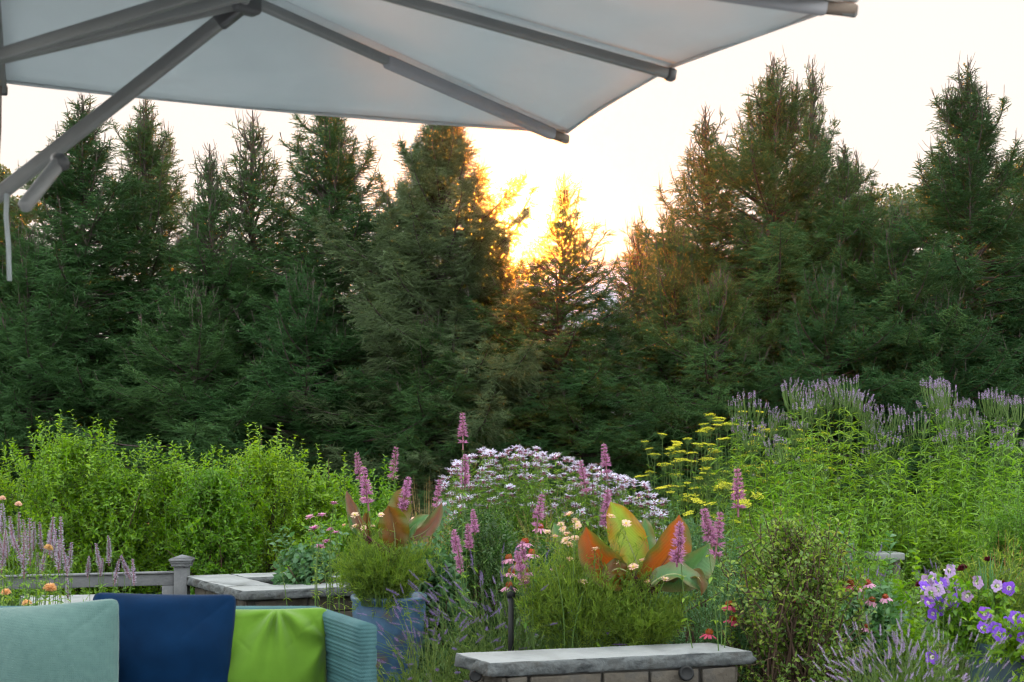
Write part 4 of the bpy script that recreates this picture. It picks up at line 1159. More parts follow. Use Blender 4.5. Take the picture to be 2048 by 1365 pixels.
for k, (tp, Yd, lab) in enumerate(yel):
    tops = tp + jitter(rg_, tp, 30, 18, 28)
    o = perennial("umbel_plant", lab, "flowering plant", tops, Yd, 320 + k, UM, "umbel", M_lance, .08, .16, whorl=3, step=.12, ydep=.7, extra_stems=14, lo=.05, hi=.85, group="acid yellow umbel plants", heads_dir=.1, xb=.5, stem_r=.0035, hjit=.35)
# bee balm
BB = [head_balm(240 + k, .031 + .003 * k).mesh("flower_head", [M_balm, M_calyx]) for k in range(5)]
def band(rng, outline, n, depth, ymin=0):
    xs_ = np.array([p[0] for p in outline]); ys_ = np.array([p[1] for p in outline]); out = []
    for k in range(n):
        x = rng.uniform(xs_[0], xs_[-1]); out.append((x, np.interp(x, xs_, ys_) + depth * rng.random() ** 1.5 + rng.normal(0, 4)))
    return out
balm = [([(880, 960), (905, 935), (940, 915), (985, 905)], "bee balm clump with lilac heads nearest the tallest pink hyssop spike"),
        ([(975, 905), (1020, 898), (1075, 903)], "bee balm clump forming the crest of the lilac drift"),
        ([(1070, 903), (1110, 912), (1160, 925)], "bee balm clump just past the crest of the lilac drift"),
        ([(1155, 925), (1200, 938), (1240, 950)], "bee balm clump behind the pink hyssop spike over the banana leaves"),
        ([(1235, 950), (1280, 972), (1335, 1008)], "bee balm clump trailing down to the yellow umbels")]
for k, (ol, lab) in enumerate(balm):
    perennial("bee_balm", lab, "flowering plant", band(rg_, ol, 98, 130), 11.2, 340 + k, BB, "flower_head", M_lance, .07, .22, whorl=4, step=.075, ydep=.9, extra_stems=20, lo=.1, hi=.97, group="lilac bee balm drift", heads_dir=.25, xb=.85, stem_r=.0028, hjit=.2)
# pale hyssop, left
HY = [head_spike(250 + k, .13 + .02 * k, .019, 15, 9, droop=.0).mesh("flower_spike", [M_lavpale, M_calyx]) for k in range(4)]
hy1 = [(5, 1040), (22, 1065), (38, 1058), (50, 1075), (12, 1085), (68, 1068), (80, 1070), (60, 1095), (98, 1082), (110, 1090), (30, 1100), (122, 1082), (118, 1110), (90, 1115), (8, 1110), (48, 1120), (75, 1120), (104, 1075), (128, 1120), (-8, 1060), (-4, 1090), (142, 1115)]
hy2 = [(178, 1122), (194, 1105), (217, 1080), (218, 1095), (246, 1126), (266, 1136), (134, 1165), (236, 1135), (206, 1120)]
perennial("hyssop", "crowded clump of pale lavender hyssop spikes at the frame's edge", "flowering plant", [(a, b - 14) for a, b in hy1], 6.7, 360, HY, "flower_spike", M_lance, .05, .42, whorl=3, step=.07, ydep=.5, lo=.2, hi=.85, extra_stems=10, group="pale hyssop clumps", hoff=.10, xb=.8, stem_r=.0025)
perennial("hyssop", "sparse pale hyssop, its few spikes standing before the wooden rail", "flowering plant", [(a, b - 4) for a, b in hy2], 7.2, 361, HY[:2], "flower_spike", M_lance, .045, .42, whorl=3, step=.09, ydep=.4, lo=.2, hi=.8, extra_stems=2, group="pale hyssop clumps", hoff=.09, xb=.7, stem_r=.0025, hscale=.85)
PO = [head_pompon(260 + k, .028).mesh("flower_head", [M_orange]) for k in range(2)]
PC = [head_pompon(264 + k, .026).mesh("flower_head", [M_cream]) for k in range(2)]
perennial("marigold", "soft orange pompon flowers below the crowded hyssop spikes", "flowering plant", [(100, 1178), (54, 1208), (12, 1186), (97, 1097)], 6.4, 362, PO, "flower_head", M_feather, .045, .4, whorl=4, step=.04, ydep=.4, lo=.3, hi=.97, extra_stems=26, xb=.9)
perennial("scabious", "two pale scabious heads nodding above the hyssop at the frame's edge", "flowering plant", [(5, 998), (37, 1010), (-14, 1020)], 6.8, 363, PC, "flower_head", M_lance, .04, .4, whorl=2, step=.2, ydep=.2, lo=.2, hi=.6, xb=.7, hscale=.75)
# pink hyssop spikes
AG = [head_spike(270 + k, .20, .034 + .003 * k, 10, 20, droop=.1, gap=.4, taper=.85).mesh("flower_spike", [M_pink, M_calyx]) for k in range(4)]
AGs = [head_spike(275 + k, .14, .030, 10, 16, droop=.1, gap=.2).mesh("flower_spike", [M_pink, M_calyx]) for k in range(2)]
def agast(label, tops, Yd, seed, big=True, z=0, sc_=1.0, xb=.3):
    return perennial("pink_hyssop", label, "flowering plant", tops, Yd, seed, AG if big else AGs, "flower_spike", M_lance, .05, .42, whorl=3, step=.10, ydep=.25, lo=.25, hi=.82, group="pink hyssop plants", hoff=.19 * sc_ if big else .14 * sc_, xb=xb, stem_r=.0028, base_z=z, hjit=.22, hscale=sc_, heads_dir=.12)
agast("pink hyssop with two strong spikes side by side over the sky-blue pot", [(712, 897), (793, 888), (818, 952), (808, 985), (728, 945)], 8.6, 370, z=.5, sc_=1.1)
agast("pink hyssop with the single highest spike before the dark spruces", [(925, 828), (880, 950), (930, 905)], 8.7, 371, z=.0, sc_=1.05, xb=.6)
agast("pink hyssop leaning between the sky-blue pot and the dark rounded shrub", [(945, 1010), (908, 1065), (935, 1040), (915, 1090)], 8.2, 372, big=False, z=0, sc_=1.15, xb=.7)
agast("pink hyssop with one bright spike above the pale green banana leaf", [(1207, 885), (1160, 915), (1215, 985)], 7.4, 373, z=.5, sc_=.95, xb=.5)
agast("pink hyssop spike leaning beside the uppermost purple coneflower", [(1083, 998), (1045, 1090), (1035, 1110)], 7.0, 374, z=.5, sc_=.8, xb=.8)
agast("blurred pink hyssop spike tilting right of the orange banana leaf", [(1475, 945), (1440, 1030), (1360, 1050), (1405, 1010)], 6.6, 375, z=.5, sc_=1.0, xb=.4)
# coneflowers
CN = [head_cone(280 + k).mesh("flower_head", [M_petal, M_cone]) for k in range(3)]
CNh = [head_cone(284 + k).mesh("flower_head", [M_petalhot, M_cone]) for k in range(2)]
def conef(label, tops, Yd, seed, hot=False, sc_=1.0):
    return perennial("coneflower", label, "flowering plant", tops, Yd, seed, CNh if hot else CN, "flower_head", M_darkleaf, .09, .4, whorl=2, step=.11, ydep=.2, lo=.1, hi=.8, group="purple coneflowers", heads_dir=.22, xb=.6, hscale=sc_, extra_stems=2, stem_r=.003, hjit=.1)
conef("group of purple coneflowers with dark orange cones above the lavender", [(1080, 1056), (1050, 1086), (1018, 1118), (1064, 1108), (1036, 1130), (1054, 1146), (1022, 1146), (1018, 1174), (1120, 1140)], 7.3, 380)
conef("purple coneflowers beside the olive twiggy shrub, under the petunias' level", [(1743, 1202), (1771, 1196), (1716, 1175), (1736, 1168), (1730, 1255)], 7.0, 381, sc_=.85)
conef("hot pink coneflowers between the wall's end and the twiggy shrub", [(1418, 1268), (1458, 1212), (1465, 1240)], 6.9, 382, hot=True, sc_=1.05)
conef("coneflowers glimpsed through the olive twiggy shrub", [(1600, 1190), (1585, 1165), (1620, 1205), (1700, 1170)], 6.9, 383, hot=True)
# ------------------------------------------------------------------ lavender
LV = [head_spike(290 + k, .05 + .008 * k, .0085, 8, 6, droop=0.0).mesh("flower_spike", [M_lav, M_lav]) for k in range(4)]
LVp = [head_spike(295 + k, .05 + .006 * k, .0085, 8, 6, droop=0.0).mesh("flower_spike", [M_violet, M_lavpale]) for k in range(3)]
M_lavleaf = leaf_mat("grey-green lavender leaves", [(.07, .13, .035), (.12, .19, .05), (.17, .24, .09)], tr=.4, rough=.6)
def lavender(label, x, y, H, rad, n, seed, heads=LV, tilt=1.0, group="lavender clumps", z=0.0, extra=140, leanx=0, hs=1.0, mat=None):
    rng = np.random.default_rng(seed); o = thing("lavender", label, "lavender", (x, y, z), group)
    N = n + extra; a = rng.uniform(0, 6.28, N); q = rng.random(N) ** .55
    L = H * rng.uniform(.82, 1.08, N) * (1 - .12 * q)
    el = q * R(62) * tilt
    L[n:] *= rng.uniform(.4, .85, extra)
    tip = np.column_stack([np.cos(a) * np.sin(el) * L + leanx * q, np.sin(a) * np.sin(el) * L * .8, np.cos(el) * L])
    b = np.column_stack([np.cos(a) * q * rad * .3, np.sin(a) * q * rad * .3, np.zeros(N)])
    t = np.linspace(0, 1, 6)[None, :, None]; up = np.array([0, 0, 1.0]) * L[:, None] * .18
    S = b[:, None] + (tip - b)[:, None] * t + up[:, None] * (4 * t * (1 - t))
    st, fo = Geo(), Geo()
    tubes(st, S, np.tile(np.linspace(.0019, .0011, 6), (N, 1)), 3)
    m = 3200; i = rng.integers(0, N, m); tt = rng.uniform(.02, .62, m)
    p = b[i] + (tip - b)[i] * tt[:, None] + up[i] * (4 * tt * (1 - tt))[:, None]
    d = nrm(tip - b)[i] + rng.normal(0, .38, (m, 3)) + [0, 0, .3]
    leaves(fo, p, d, rnd_dirs(rng, m), rng.uniform(.03, .055, m), .0038, LEAF4)
    part("stem", st, M_lavleaf, o, True); part("foliage", fo, mat or M_lavleaf, o)
    for k in range(n):
        d = nrm(S[k, -1] - S[k, -2])
        place(heads[k % len(heads)], "flower_spike", o, tuple(S[k, -1] - d * .02), tuple(d), 0, hs * rng.uniform(.8, 1.25))
    return o
lavender("big lavender clump arching from the sky-blue pot's foot towards the stake", -.13, 7.15, .98, .4, 98, 401, tilt=1.15)
lavender("lavender clump leaning out over the corner of the sofa's arm", -.42, 7.0, .76, .3, 90, 402, tilt=1.2, leanx=-.08)
lavender("lavender clump standing taller beneath the coneflowers", .0, 7.6, .92, .35, 80, 403, tilt=.8)
lavender("pale lavender clump in front of the slate-blue petunia pot", 1.63, 5.45, .84, .25, 90, 404, hs=.7, heads=LVp, tilt=.6, extra=260)
lavender("pale lavender clump next to the foot of the olive twiggy shrub", 1.43, 5.5, .80, .2, 60, 405, hs=.7, heads=LVp, tilt=.5, extra=240)
lavender("dusky lavender clump below the pale stone bench", 2.05, 8.3, .86, .5, 98, 406, heads=LV, tilt=.95)
lavender("dusky lavender clump behind the violet petunias", 2.5, 8.1, .84, .4, 90, 407, heads=LV, tilt=.9)
lavender("pale lavender clump mixing with the petunias' edge", 1.75, 6.4, .70, .3, 70, 408, heads=LVp, tilt=.8)

# ------------------------------------------------------------------ feathery foliage in the pots
def feathery(name, label, x, y, z, H, rx, ry, seed, n=900, heads=None, nh=0, mat=None, lean=0, cat="plant"):
    rng = np.random.default_rng(seed); o = thing(name, label, cat, (x, y, z))
    a = rng.uniform(0, 6.28, n); q = rng.random(n) ** .5; h = H * rng.uniform(.25, 1.0, n) ** .8 * (1 - .45 * q ** 2) * rng.uniform(.75, 1.2, n) * (1 + .18 * np.sin(a * 3 + seed)); h = np.where(rng.random(n) < .05 * q, -rng.uniform(0, .10, n), h)
    qe = q; q = q * (.62 + .38 * np.clip(h / H, 0, 1))
    tip = np.column_stack([np.cos(a) * q * rx * (1 + .15 * np.sin(a * 5 + seed)) + lean * h + rng.normal(0, .02, n), np.sin(a) * q * ry, h])
    b = np.column_stack([np.cos(a) * q * rx * .45, np.sin(a) * q * ry * .45, np.zeros(n)])
    t = np.linspace(0, 1, 6)[None, :, None]; out = nrm(np.column_stack([np.cos(a), np.sin(a), a * 0])) * (rx * .15)
    S = b[:, None] + (tip - b)[:, None] * t + (np.array([0, 0, 1.0]) * (H * .12) + 0)[None, None] * (4 * t * (1 - t))
    st, fo = Geo(), Geo()
    tubes(st, S, np.tile(np.linspace(.0016, .0007, 6), (n, 1)), 3)
    m = n * 26; i = rng.integers(0, n, m); tt = rng.uniform(.15, 1, m)
    p = b[i] + (tip - b)[i] * tt[:, None]; p[:, 2] += H * .12 * 4 * tt * (1 - tt)
    d = nrm(tip - b)[i] * .7 + rng.normal(0, .6, (m, 3)) + [0, 0, .2]
    leaves(fo, p, d, rnd_dirs(rng, m), rng.uniform(.018, .055, m), .0034, LEAF4)
    part("stem", st, M_stem, o, True); part("foliage", fo, mat or M_feather, o)
    pick = np.argsort(-tip[:, 2])[:max(nh * 4, 1)]; rng.shuffle(pick)
    for k in range(nh):
        j = pick[k]; d = nrm(tip[j] - b[j] + rng.normal(0, .2, 3) + [0, -.35, .3]); e = tip[j] + [0, 0, rng.uniform(0, .07)]
        place(heads[k % len(heads)], "flower_head", o, tuple(e), tuple(d), rng.uniform(0, 6.28), rng.uniform(.7, 1.1))
    return o
DP = [head_daisy(500 + k, .026, 14, 2).mesh("flower_head", [M_cream, M_yellow]) for k in range(3)]
DK = [head_daisy(504 + k, .034, 20, 2, .1).mesh("flower_head", [M_petal, M_calyx]) for k in range(3)]
feathery("cosmos", "feathery yellow-green cosmos overflowing the sky-blue pot", -.76, 8.40, .55, .47, .38, .27, 510, n=560, heads=DP, nh=10)
feathery("cosmos", "airy yellow-green cosmos with cream flowers around the big banana leaves", .34, 6.98, .47, .60, .40, .24, 511, n=760, heads=DP, nh=11, lean=-.05)
feathery("cosmos", "darker feathery cosmos beneath the orange banana leaf", .63, 6.96, .47, .42, .28, .22, 512, n=480, heads=DP, nh=4, mat=M_feather)
feathery("fennel", "airy pale green fennel haze in front of the acid yellow umbels", P(1440, 1000, 10.8).x, 10.8, 0, 1.12, .42, .3, 513, n=620, heads=UM, nh=12)
feathery("fennel", "airy green fennel haze under the shortest culver's root", P(1560, 1000, 11.2).x, 11.2, 0, 1.15, .4, .3, 514, n=560)
feathery("bidens", "fine green trailing foliage in the petunia pot", 2.16, 6.25, .62, .42, .40, .24, 515, n=420, mat=M_olive)
perennial("pink_daisy", "loose pink star flowers left of the sky-blue pot's banana leaves", "flowering plant", [(668, 1008), (620, 1035), (644, 1032), (628, 1058), (672, 1066), (653, 1085), (712, 1034), (730, 1000), (660, 1060), (640, 1095)], 8.9, 516, DK, "flower_head", M_feather, .05, .2, whorl=3, step=.08, ydep=.3, lo=.3, hi=.95, extra_stems=8, xb=.8, base_z=.3)
perennial("pale_daisy", "small cream and pink star flowers in front of the banana's orange-brown leaf", "flowering plant", [(1133, 1070), (1140, 1120), (1050, 1160), (1165, 1165), (1270, 1135), (1215, 1145), (1296, 1165), (1190, 1100), (1110, 1075), (1330, 1160), (1150, 1042)], 6.95, 517, DP, "flower_head", M_feather, .04, .2, whorl=3, step=.07, ydep=.2, lo=.5, hi=.95, extra_stems=8, xb=.8, base_z=.4)

# ------------------------------------------------------------------ banana plants
def banana_mat(name, c1, c2, c3, tcol, sc_=2.5, vein=44, tr=.5):
    m, nt, out = new_mat(name)
    uv = nt.nodes.new("ShaderNodeUVMap"); uv.uv_map = "UVMap"
    sep = nt.nodes.new("ShaderNodeSeparateXYZ"); nt.links.new(uv.outputs[0], sep.inputs[0])
    tc = nt.nodes.new("ShaderNodeTexCoord"); nz = nt.nodes.new("ShaderNodeTexNoise"); nz.inputs["Scale"].default_value = sc_ * 4; nz.inputs["Detail"].default_value = 3
    nt.links.new(tc.outputs["Object"], nz.inputs["Vector"])
    ab = nt.nodes.new("ShaderNodeMath"); ab.operation = 'SUBTRACT'; ab.inputs[1].default_value = .5; nt.links.new(sep.outputs[0], ab.inputs[0])
    ab2 = nt.nodes.new("ShaderNodeMath"); ab2.operation = 'ABSOLUTE'; nt.links.new(ab.outputs[0], ab2.inputs[0])
    mix = nt.nodes.new("ShaderNodeMath"); mix.operation = 'MULTIPLY_ADD'; mix.inputs[1].default_value = .9; nt.links.new(ab2.outputs[0], mix.inputs[0])
    nzs = nt.nodes.new("ShaderNodeMath"); nzs.operation = 'MULTIPLY'; nzs.inputs[1].default_value = .75; nt.links.new(nz.outputs["Fac"], nzs.inputs[0]); nt.links.new(nzs.outputs[0], mix.inputs[2])
    c = ramp(nt, mix.outputs[0], [c1, c2, c3], [.28, .52, .80])
    # lateral veins: fine bands leaving the midrib
    cmb = nt.nodes.new("ShaderNodeMath"); cmb.operation = 'MULTIPLY_ADD'; cmb.inputs[1].default_value = -.45
    nt.links.new(ab2.outputs[0], cmb.inputs[0]); nt.links.new(sep.outputs[1], cmb.inputs[2])
    ml = nt.nodes.new("ShaderNodeMath"); ml.operation = 'MULTIPLY'; ml.inputs[1].default_value = vein * 6.28; nt.links.new(cmb.outputs[0], ml.inputs[0])
    sn = nt.nodes.new("ShaderNodeMath"); sn.operation = 'SINE'; nt.links.new(ml.outputs[0], sn.inputs[0])
    vr = nt.nodes.new("ShaderNodeMapRange"); vr.inputs[1].default_value = -1; vr.inputs[2].default_value = 1; vr.inputs[3].default_value = .66; vr.inputs[4].default_value = 1.08; nt.links.new(sn.outputs[0], vr.inputs[0])
    mv = nt.nodes.new("ShaderNodeVectorMath"); mv.operation = 'SCALE'; nt.links.new(c, mv.inputs[0]); nt.links.new(vr.outputs[0], mv.inputs["Scale"])
    bmp = nt.nodes.new("ShaderNodeBump"); bmp.inputs["Strength"].default_value = .35; bmp.inputs["Distance"].default_value = .002; nt.links.new(sn.outputs[0], bmp.inputs["Height"])
    p = nt.nodes.new("ShaderNodeBsdfPrincipled"); p.inputs["Roughness"].default_value = .3; p.inputs["Specular IOR Level"].default_value = .6
    nt.links.new(mv.outputs[0], p.inputs["Base Color"]); nt.links.new(bmp.outputs[0], p.inputs["Normal"])
    t = nt.nodes.new("ShaderNodeBsdfTranslucent"); mu = nt.nodes.new("ShaderNodeMix"); mu.data_type = 'RGBA'; mu.blend_type = 'MULTIPLY'; mu.inputs[0].default_value = 1
    nt.links.new(mv.outputs[0], mu.inputs[6]); mu.inputs[7].default_value = (*tcol, 1); nt.links.new(mu.outputs[2], t.inputs[0])
    ms = nt.nodes.new("ShaderNodeMixShader"); ms.inputs[0].default_value = tr; nt.links.new(p.outputs[0], ms.inputs[1]); nt.links.new(t.outputs[0], ms.inputs[2])
    nt.links.new(ms.outputs[0], out.inputs[0]); return m
B_green = banana_mat("yellow-green banana leaf", (.34, .44, .07), (.28, .40, .06), (.34, .20, .03), (1.35, 1.3, .6))
B_orange = banana_mat("orange banana leaf", (.36, .11, .016), (.42, .10, .014), (.14, .15, .03), (1.3, 1.1, .6))
B_blue = banana_mat("blue-green banana leaf", (.08, .20, .07), (.11, .25, .09), (.20, .19, .08), (1.2, 1.3, .7), tr=.35)
B_maroon = banana_mat("maroon-brown banana leaf", (.13, .065, .014), (.19, .085, .014), (.12, .13, .02), (1.3, 1.1, .5))
B_pink = banana_mat("pinkish banana leaf", (.20, .13, .10), (.24, .11, .08), (.13, .18, .08), (1.3, 1.1, .8))
B_olive = banana_mat('olive banana leaf', (.20, .17, .03), (.22, .13, .03), (.15, .18, .04), (1.3, 1.2, .6))
M_rib = solid_mat("pale midrib", [(.32, .36, .16), (.40, .42, .22)], scale=8, rough=.5, tr=.3)
M_ribd = solid_mat("maroon midrib", [(.10, .015, .02), (.16, .03, .03)], scale=8, rough=.4)
M_stalk = solid_mat("maroon leaf stalk", [(.05, .012, .014), (.11, .02, .022)], scale=8, rough=.4)
def banana_leaf(parent, o0, p0, p1, p2, W, mat, face=(0, -1, .2), fold=.25, twist=0, curl=0, rib=M_rib, wave=.012, seed=0, tipdroop=0):
    rng = np.random.default_rng(seed); p0, p1, p2 = [np.array(p) for p in (p0, p1, p2)]
    NV, NU = 36, 15; V, UVs, mid = [], [], []
    for i in range(NV):
        t = i / (NV - 1); c = p0 * (1 - t) ** 2 + 2 * p1 * t * (1 - t) + p2 * t ** 2
        T = nrm(2 * (p1 - p0) * (1 - t) + 2 * (p2 - p1) * t)
        fc = np.array(face, float); th = twist * t; S = nrm(np.cross(T, fc)); N = np.cross(S, T)
        S, N = S * math.cos(th) + N * math.sin(th), N * math.cos(th) - S * math.sin(th)
        w = W / 2 * (math.sin(math.pi * min(1, t ** .95 * .97 + .015)) ** .58) * (1 - .10 * t)
        if t > .9: w *= ((1 - t) / .1) ** .55
        w = max(w, .002)
        mid.append(c)
        for j in range(NU):
            s = j / (NU - 1) * 2 - 1
            ang = fold * abs(s) + curl * s * abs(s)
            q = c + S * (s * w * math.cos(ang)) + N * (abs(s) * w * math.sin(fold * 1.2) + curl * s * s * w) + N * wave * abs(s) ** 2 * math.sin(t * 17 + s * 2 + seed) * math.sin(math.pi * t)
            V.append(q - o0); UVs.append((j / (NU - 1), t))
    idx = np.arange(NV * NU).reshape(NV, NU)
    g = Geo(); g.add(V, np.stack([idx[:-1, :-1], idx[:-1, 1:], idx[1:, 1:], idx[1:, :-1]], -1).reshape(-1, 4))
    lf = part("leaf", g, mat, parent, True, uv=UVs)
    mr = Geo(); mid = np.array(mid) - o0
    tubes(mr, mid + np.array([0, .003, 0]), np.linspace(.0065, .0012, NV)[None], 6)
    part("midrib", mr, rib, lf, True)
    return lf
def banana(label, base, Yd, specs, seed):
    o = thing("banana_plant", label, "banana plant", tuple(base)); o0 = np.array(base)
    sk = Geo(); heart = o0 + np.array([0, 0, .0])
    for k, (pb, pm, pt, W, mat, kw) in enumerate(specs):
        dy = kw.pop("dy", 0); dt = kw.pop("dt", 0)
        a = np.array(P(*pb, Yd + dy * .4)); m = np.array(P(*pm, Yd + dy * .8)); t = np.array(P(*pt, Yd + dy + dt))
        banana_leaf(o, o0, a, m, t, W, mat, seed=seed + k, **kw)
        root = o0 + np.array([0.0 + .012 * (k - 3), 0, 0])
        mid = (root + a) / 2 + np.array([0, 0, .01])
        g = Geo(); tubes(g, np.array([root, mid, a + (m - a) * .06]) - o0, np.array([.021, .013, .0065]), 8)
        part("leaf_stalk", g, M_stalk, o, True)
    g = Geo(); tubes(g, np.array([(0, 0, -.12), (0, 0, 0), (.01, 0, .07)]), np.array([.045, .036, .016]), 12)
    part("stalk", g, M_stalk, o, True)
    return o
Yb = 7.0
banana("large banana plant with yellow-green, orange and blue-green leaves above the front wall", P(1272, 1185, Yb), Yb, [
    ((1278, 1140), (1258, 1080), (1221, 1004), .195, B_green, dict(dy=.02, fold=.12, dt=-.08)),
    ((1262, 1165), (1192, 1150), (1172, 1054), .205, B_orange, dict(dy=-.06, fold=.35, curl=.15, face=(-.3, -1, .5))),
    ((1290, 1132), (1297, 1090), (1289, 1036), .100, B_blue, dict(dy=.10, fold=.3, dt=-.02)),
    ((1275, 1165), (1352, 1135), (1358, 1030), .215, B_orange, dict(dy=-.04, fold=.18, rib=M_ribd, face=(.25, -1, .1))),
    ((1300, 1165), (1398, 1165), (1417, 1087), .20, B_blue, dict(dy=-.05, fold=.35, face=(.3, -1, .55))),
    ((1300, 1172), (1355, 1120), (1403, 1185), .15, B_blue, dict(dy=-.14, fold=.35, face=(.1, -.75, 1))),
    ((1360, 1150), (1412, 1140), (1402, 1192), .070, B_maroon, dict(dy=-.16, fold=.4, face=(.5, -1, .3))),
    ((1160, 1112), (1130, 1090), (1108, 1048), .110, B_blue, dict(dy=.12, fold=.25, face=(-.2, -1, .3))),
    ((1262, 1150), (1225, 1120), (1207, 1168), .100, B_maroon, dict(dy=-.10, fold=.4, face=(0, -1, .6))),
    ((1405, 1150), (1422, 1120), (1414, 1088), .05, B_orange, dict(dy=-.02, fold=.3, face=(.6, -1, .1))),
], 600)
Yc = 8.45
banana("smaller banana plant with brown and pinkish leaves in the sky-blue pot", P(785, 1115, Yc), Yc, [
    ((790, 1100), (792, 1050), (776, 1012), .205, B_maroon, dict(dy=-.08, fold=.32)),
    ((735, 1075), (712, 1030), (693, 982), .095, B_pink, dict(dy=.0, fold=.5, face=(-.4, -1, .1))),
    ((725, 1075), (700, 1050), (700, 1010), .07, B_blue, dict(dy=.04, fold=.3, face=(.4, -1, .1))),
    ((788, 1080), (800, 1020), (806, 976), .165, B_olive, dict(dy=.14, fold=.35)),
    ((812, 1076), (865, 1075), (884, 1005), .105, B_pink, dict(dy=-.02, fold=.4, face=(.2, -1, .4))),
    ((808, 1082), (820, 1050), (858, 1030), .085, B_blue, dict(dy=-.05, fold=.3, face=(.1, -1, .5))),
    ((742, 1090), (728, 1060), (735, 1020), .075, B_maroon, dict(dy=.1, fold=.5, face=(-.1, -1, .2))),
], 620)

feathery('marigold_foliage', 'ferny green foliage at the foot of the crowded hyssop spikes', P(40, 1200, 6.5).x, 6.5, .0, .88, .32, .25, 518, n=420, cat='plant', mat=M_lance)
# ------------------------------------------------------------------ petunias, grasses, dark scabious
PT_ = [head_petunia(k, .027).mesh("flower", [M_petunia, M_throat], True) for k in range(3)]
PTs = [head_petunia(7 + k, .026).mesh("flower", [M_violet, M_throat], True) for k in range(2)]
def petunias(label, flowers, Yd, base, seed, meshes):
    rng = np.random.default_rng(seed); o = thing("petunia", label, "flowering plant", tuple(base), "violet petunias in the slate-blue pot"); o0 = np.array(base)
    tips = np.array([P(a, b, Yd + rng.uniform(-.12, .12)) for a, b in flowers]) - o0
    ex = tips[rng.integers(0, len(tips), 30)] + rng.normal(0, .05, (30, 3)) - [0, 0, .03]
    A = np.vstack([tips, ex]); B = A * [.25, .25, 0]
    S = curve_pts(rng, B, A, 6, .01); st, fo = Geo(), Geo()
    tubes(st, S, np.tile(np.linspace(.003, .0018, 6), (len(S), 1)), 4)
    m = 900; i = rng.integers(0, len(S), m); k = rng.integers(1, 6, m); p = S[i, k] + rng.normal(0, .012, (m, 3)); d = rnd_dirs(rng, m) + [0, -.2, .2]
    leaves(fo, p, d, rnd_dirs(rng, m) + [0, 0, 1], rng.uniform(.025, .045, m), .02, LEAF)
    part("stem", st, M_stem, o, True); part("foliage", fo, M_hedge, o)
    for k, t in enumerate(tips):
        d = nrm(np.array([rng.normal(0, .45), -1 + rng.normal(0, .2), rng.uniform(-.1, .9)]))
        place(meshes[k % len(meshes)], "flower", o, tuple(t), tuple(d), rng.uniform(0, 6), rng.uniform(.85, 1.15))
    return o
petunias("paler violet petunias massed on the slate-blue pot's garden side", [(1853, 1163), (1868, 1156), (1882, 1165), (1895, 1163), (1905, 1166), (1850, 1174), (1862, 1185), (1876, 1180), (1915, 1176), (1848, 1202), (1863, 1216), (1880, 1205), (1888, 1212), (1897, 1202), (1866, 1228), (1922, 1190), (1934, 1193), (1908, 1201), (1955, 1165), (1994, 1172), (2018, 1177), (1900, 1142), (1872, 1194), (1858, 1205), (1890, 1188), (1902, 1212), (1874, 1222)], 5.98, (1.98, 6.1, .62), 701, PTs + PT_[:1])
petunias("deep violet petunias with white throats spilling over the slate-blue pot's rim", [(1966, 1256), (1990, 1257), (2018, 1245), (2033, 1257), (2010, 1272), (1998, 1268), (2044, 1275), (2050, 1305), (2046, 1242), (1969, 1227), (1864, 1315), (2030, 1236)], 5.78, (2.15, 5.95, .62), 702, PT_)
petunias("tiny violet verbena cluster among the cosmos above the front wall's cap", [(1206, 1242), (1212, 1250), (1222, 1247), (1216, 1258), (1200, 1250), (1230, 1265), (1248, 1260), (1205, 1255)], 6.95, (.5, 7.0, .5), 703, PT_)
MR = [head_pompon(710 + k, .022).mesh("flower_head", [M_maroon]) for k in range(2)]
perennial("scabious", "dark maroon scabious pompons floating above the violet petunias", "flowering plant", [(1976, 1120), (1925, 1138), (1921, 1196), (1840, 1170), (2000, 1166)], 6.2, 711, MR, "flower_head", M_lance, .04, .2, whorl=2, step=.1, ydep=.1, lo=.3, hi=.8, xb=.4, base_z=.6)
def grass(name, label, x, y, z, H, n, seed, mat, spread=.5, W=.006, seg=6, droop=.5, cat="grass", fluff=0, stiff=False):
    rng = np.random.default_rng(seed); g = Geo(); a = rng.uniform(0, 6.28, n); q = rng.random(n) ** .7
    L = H * rng.uniform(.6, 1.05, n); t = np.linspace(0, 1, seg)
    o = thing(name, label, cat, (x, y, z)); D = np.column_stack([np.cos(a), np.sin(a), a * 0])
    sp_ = (spread * q)[:, None, None]
    C_ = D[:, None] * (sp_ * H * (t[None, :, None] ** 1.6)) + np.array([0, 0, 1.0]) * (L[:, None] * (t - droop * (q[:, None]) * t ** 2.6 * .6))[:, :, None] + D[:, None] * .02
    S = nrm(np.cross(D, [0, 0, 1.0]) + rng.normal(0, .4, (n, 3)))[:, None]
    w = (W / 2 * (1 - t ** 2) + .0006)[None, :, None]
    V = np.stack([C_ - S * w, C_ + S * w], 2); idx = np.arange(n * seg * 2).reshape(n, seg, 2)
    g.add(V.reshape(-1, 3), np.stack([idx[:, :-1, 0], idx[:, :-1, 1], idx[:, 1:, 1], idx[:, 1:, 0]], -1).reshape(-1, 4))
    part("foliage", g, mat, o)
    if fluff:
        f = Geo(); m = n * fluff; i = rng.integers(0, n, m); k = rng.uniform(.62, 1, m)
        p = np.column_stack([np.array([np.interp(kk, t, C_[ii, :, c]) for ii, kk in zip(i, k)]) for c in range(3)]) + rng.normal(0, .016, (m, 3))
        leaves(f, p, rnd_dirs(rng, m) + [0, 0, .5], rnd_dirs(rng, m), .012, .003, LEAF4); part("seed_head", f, mat, o)
    return o
p_ = P(850, 985, 10.4); grass("ornamental_grass", "wispy tan grass between the brown banana leaf and the bee balm", p_.x, p_.y, 0, p_.z + .22, 160, 720, M_tan, .38, .003, fluff=14)
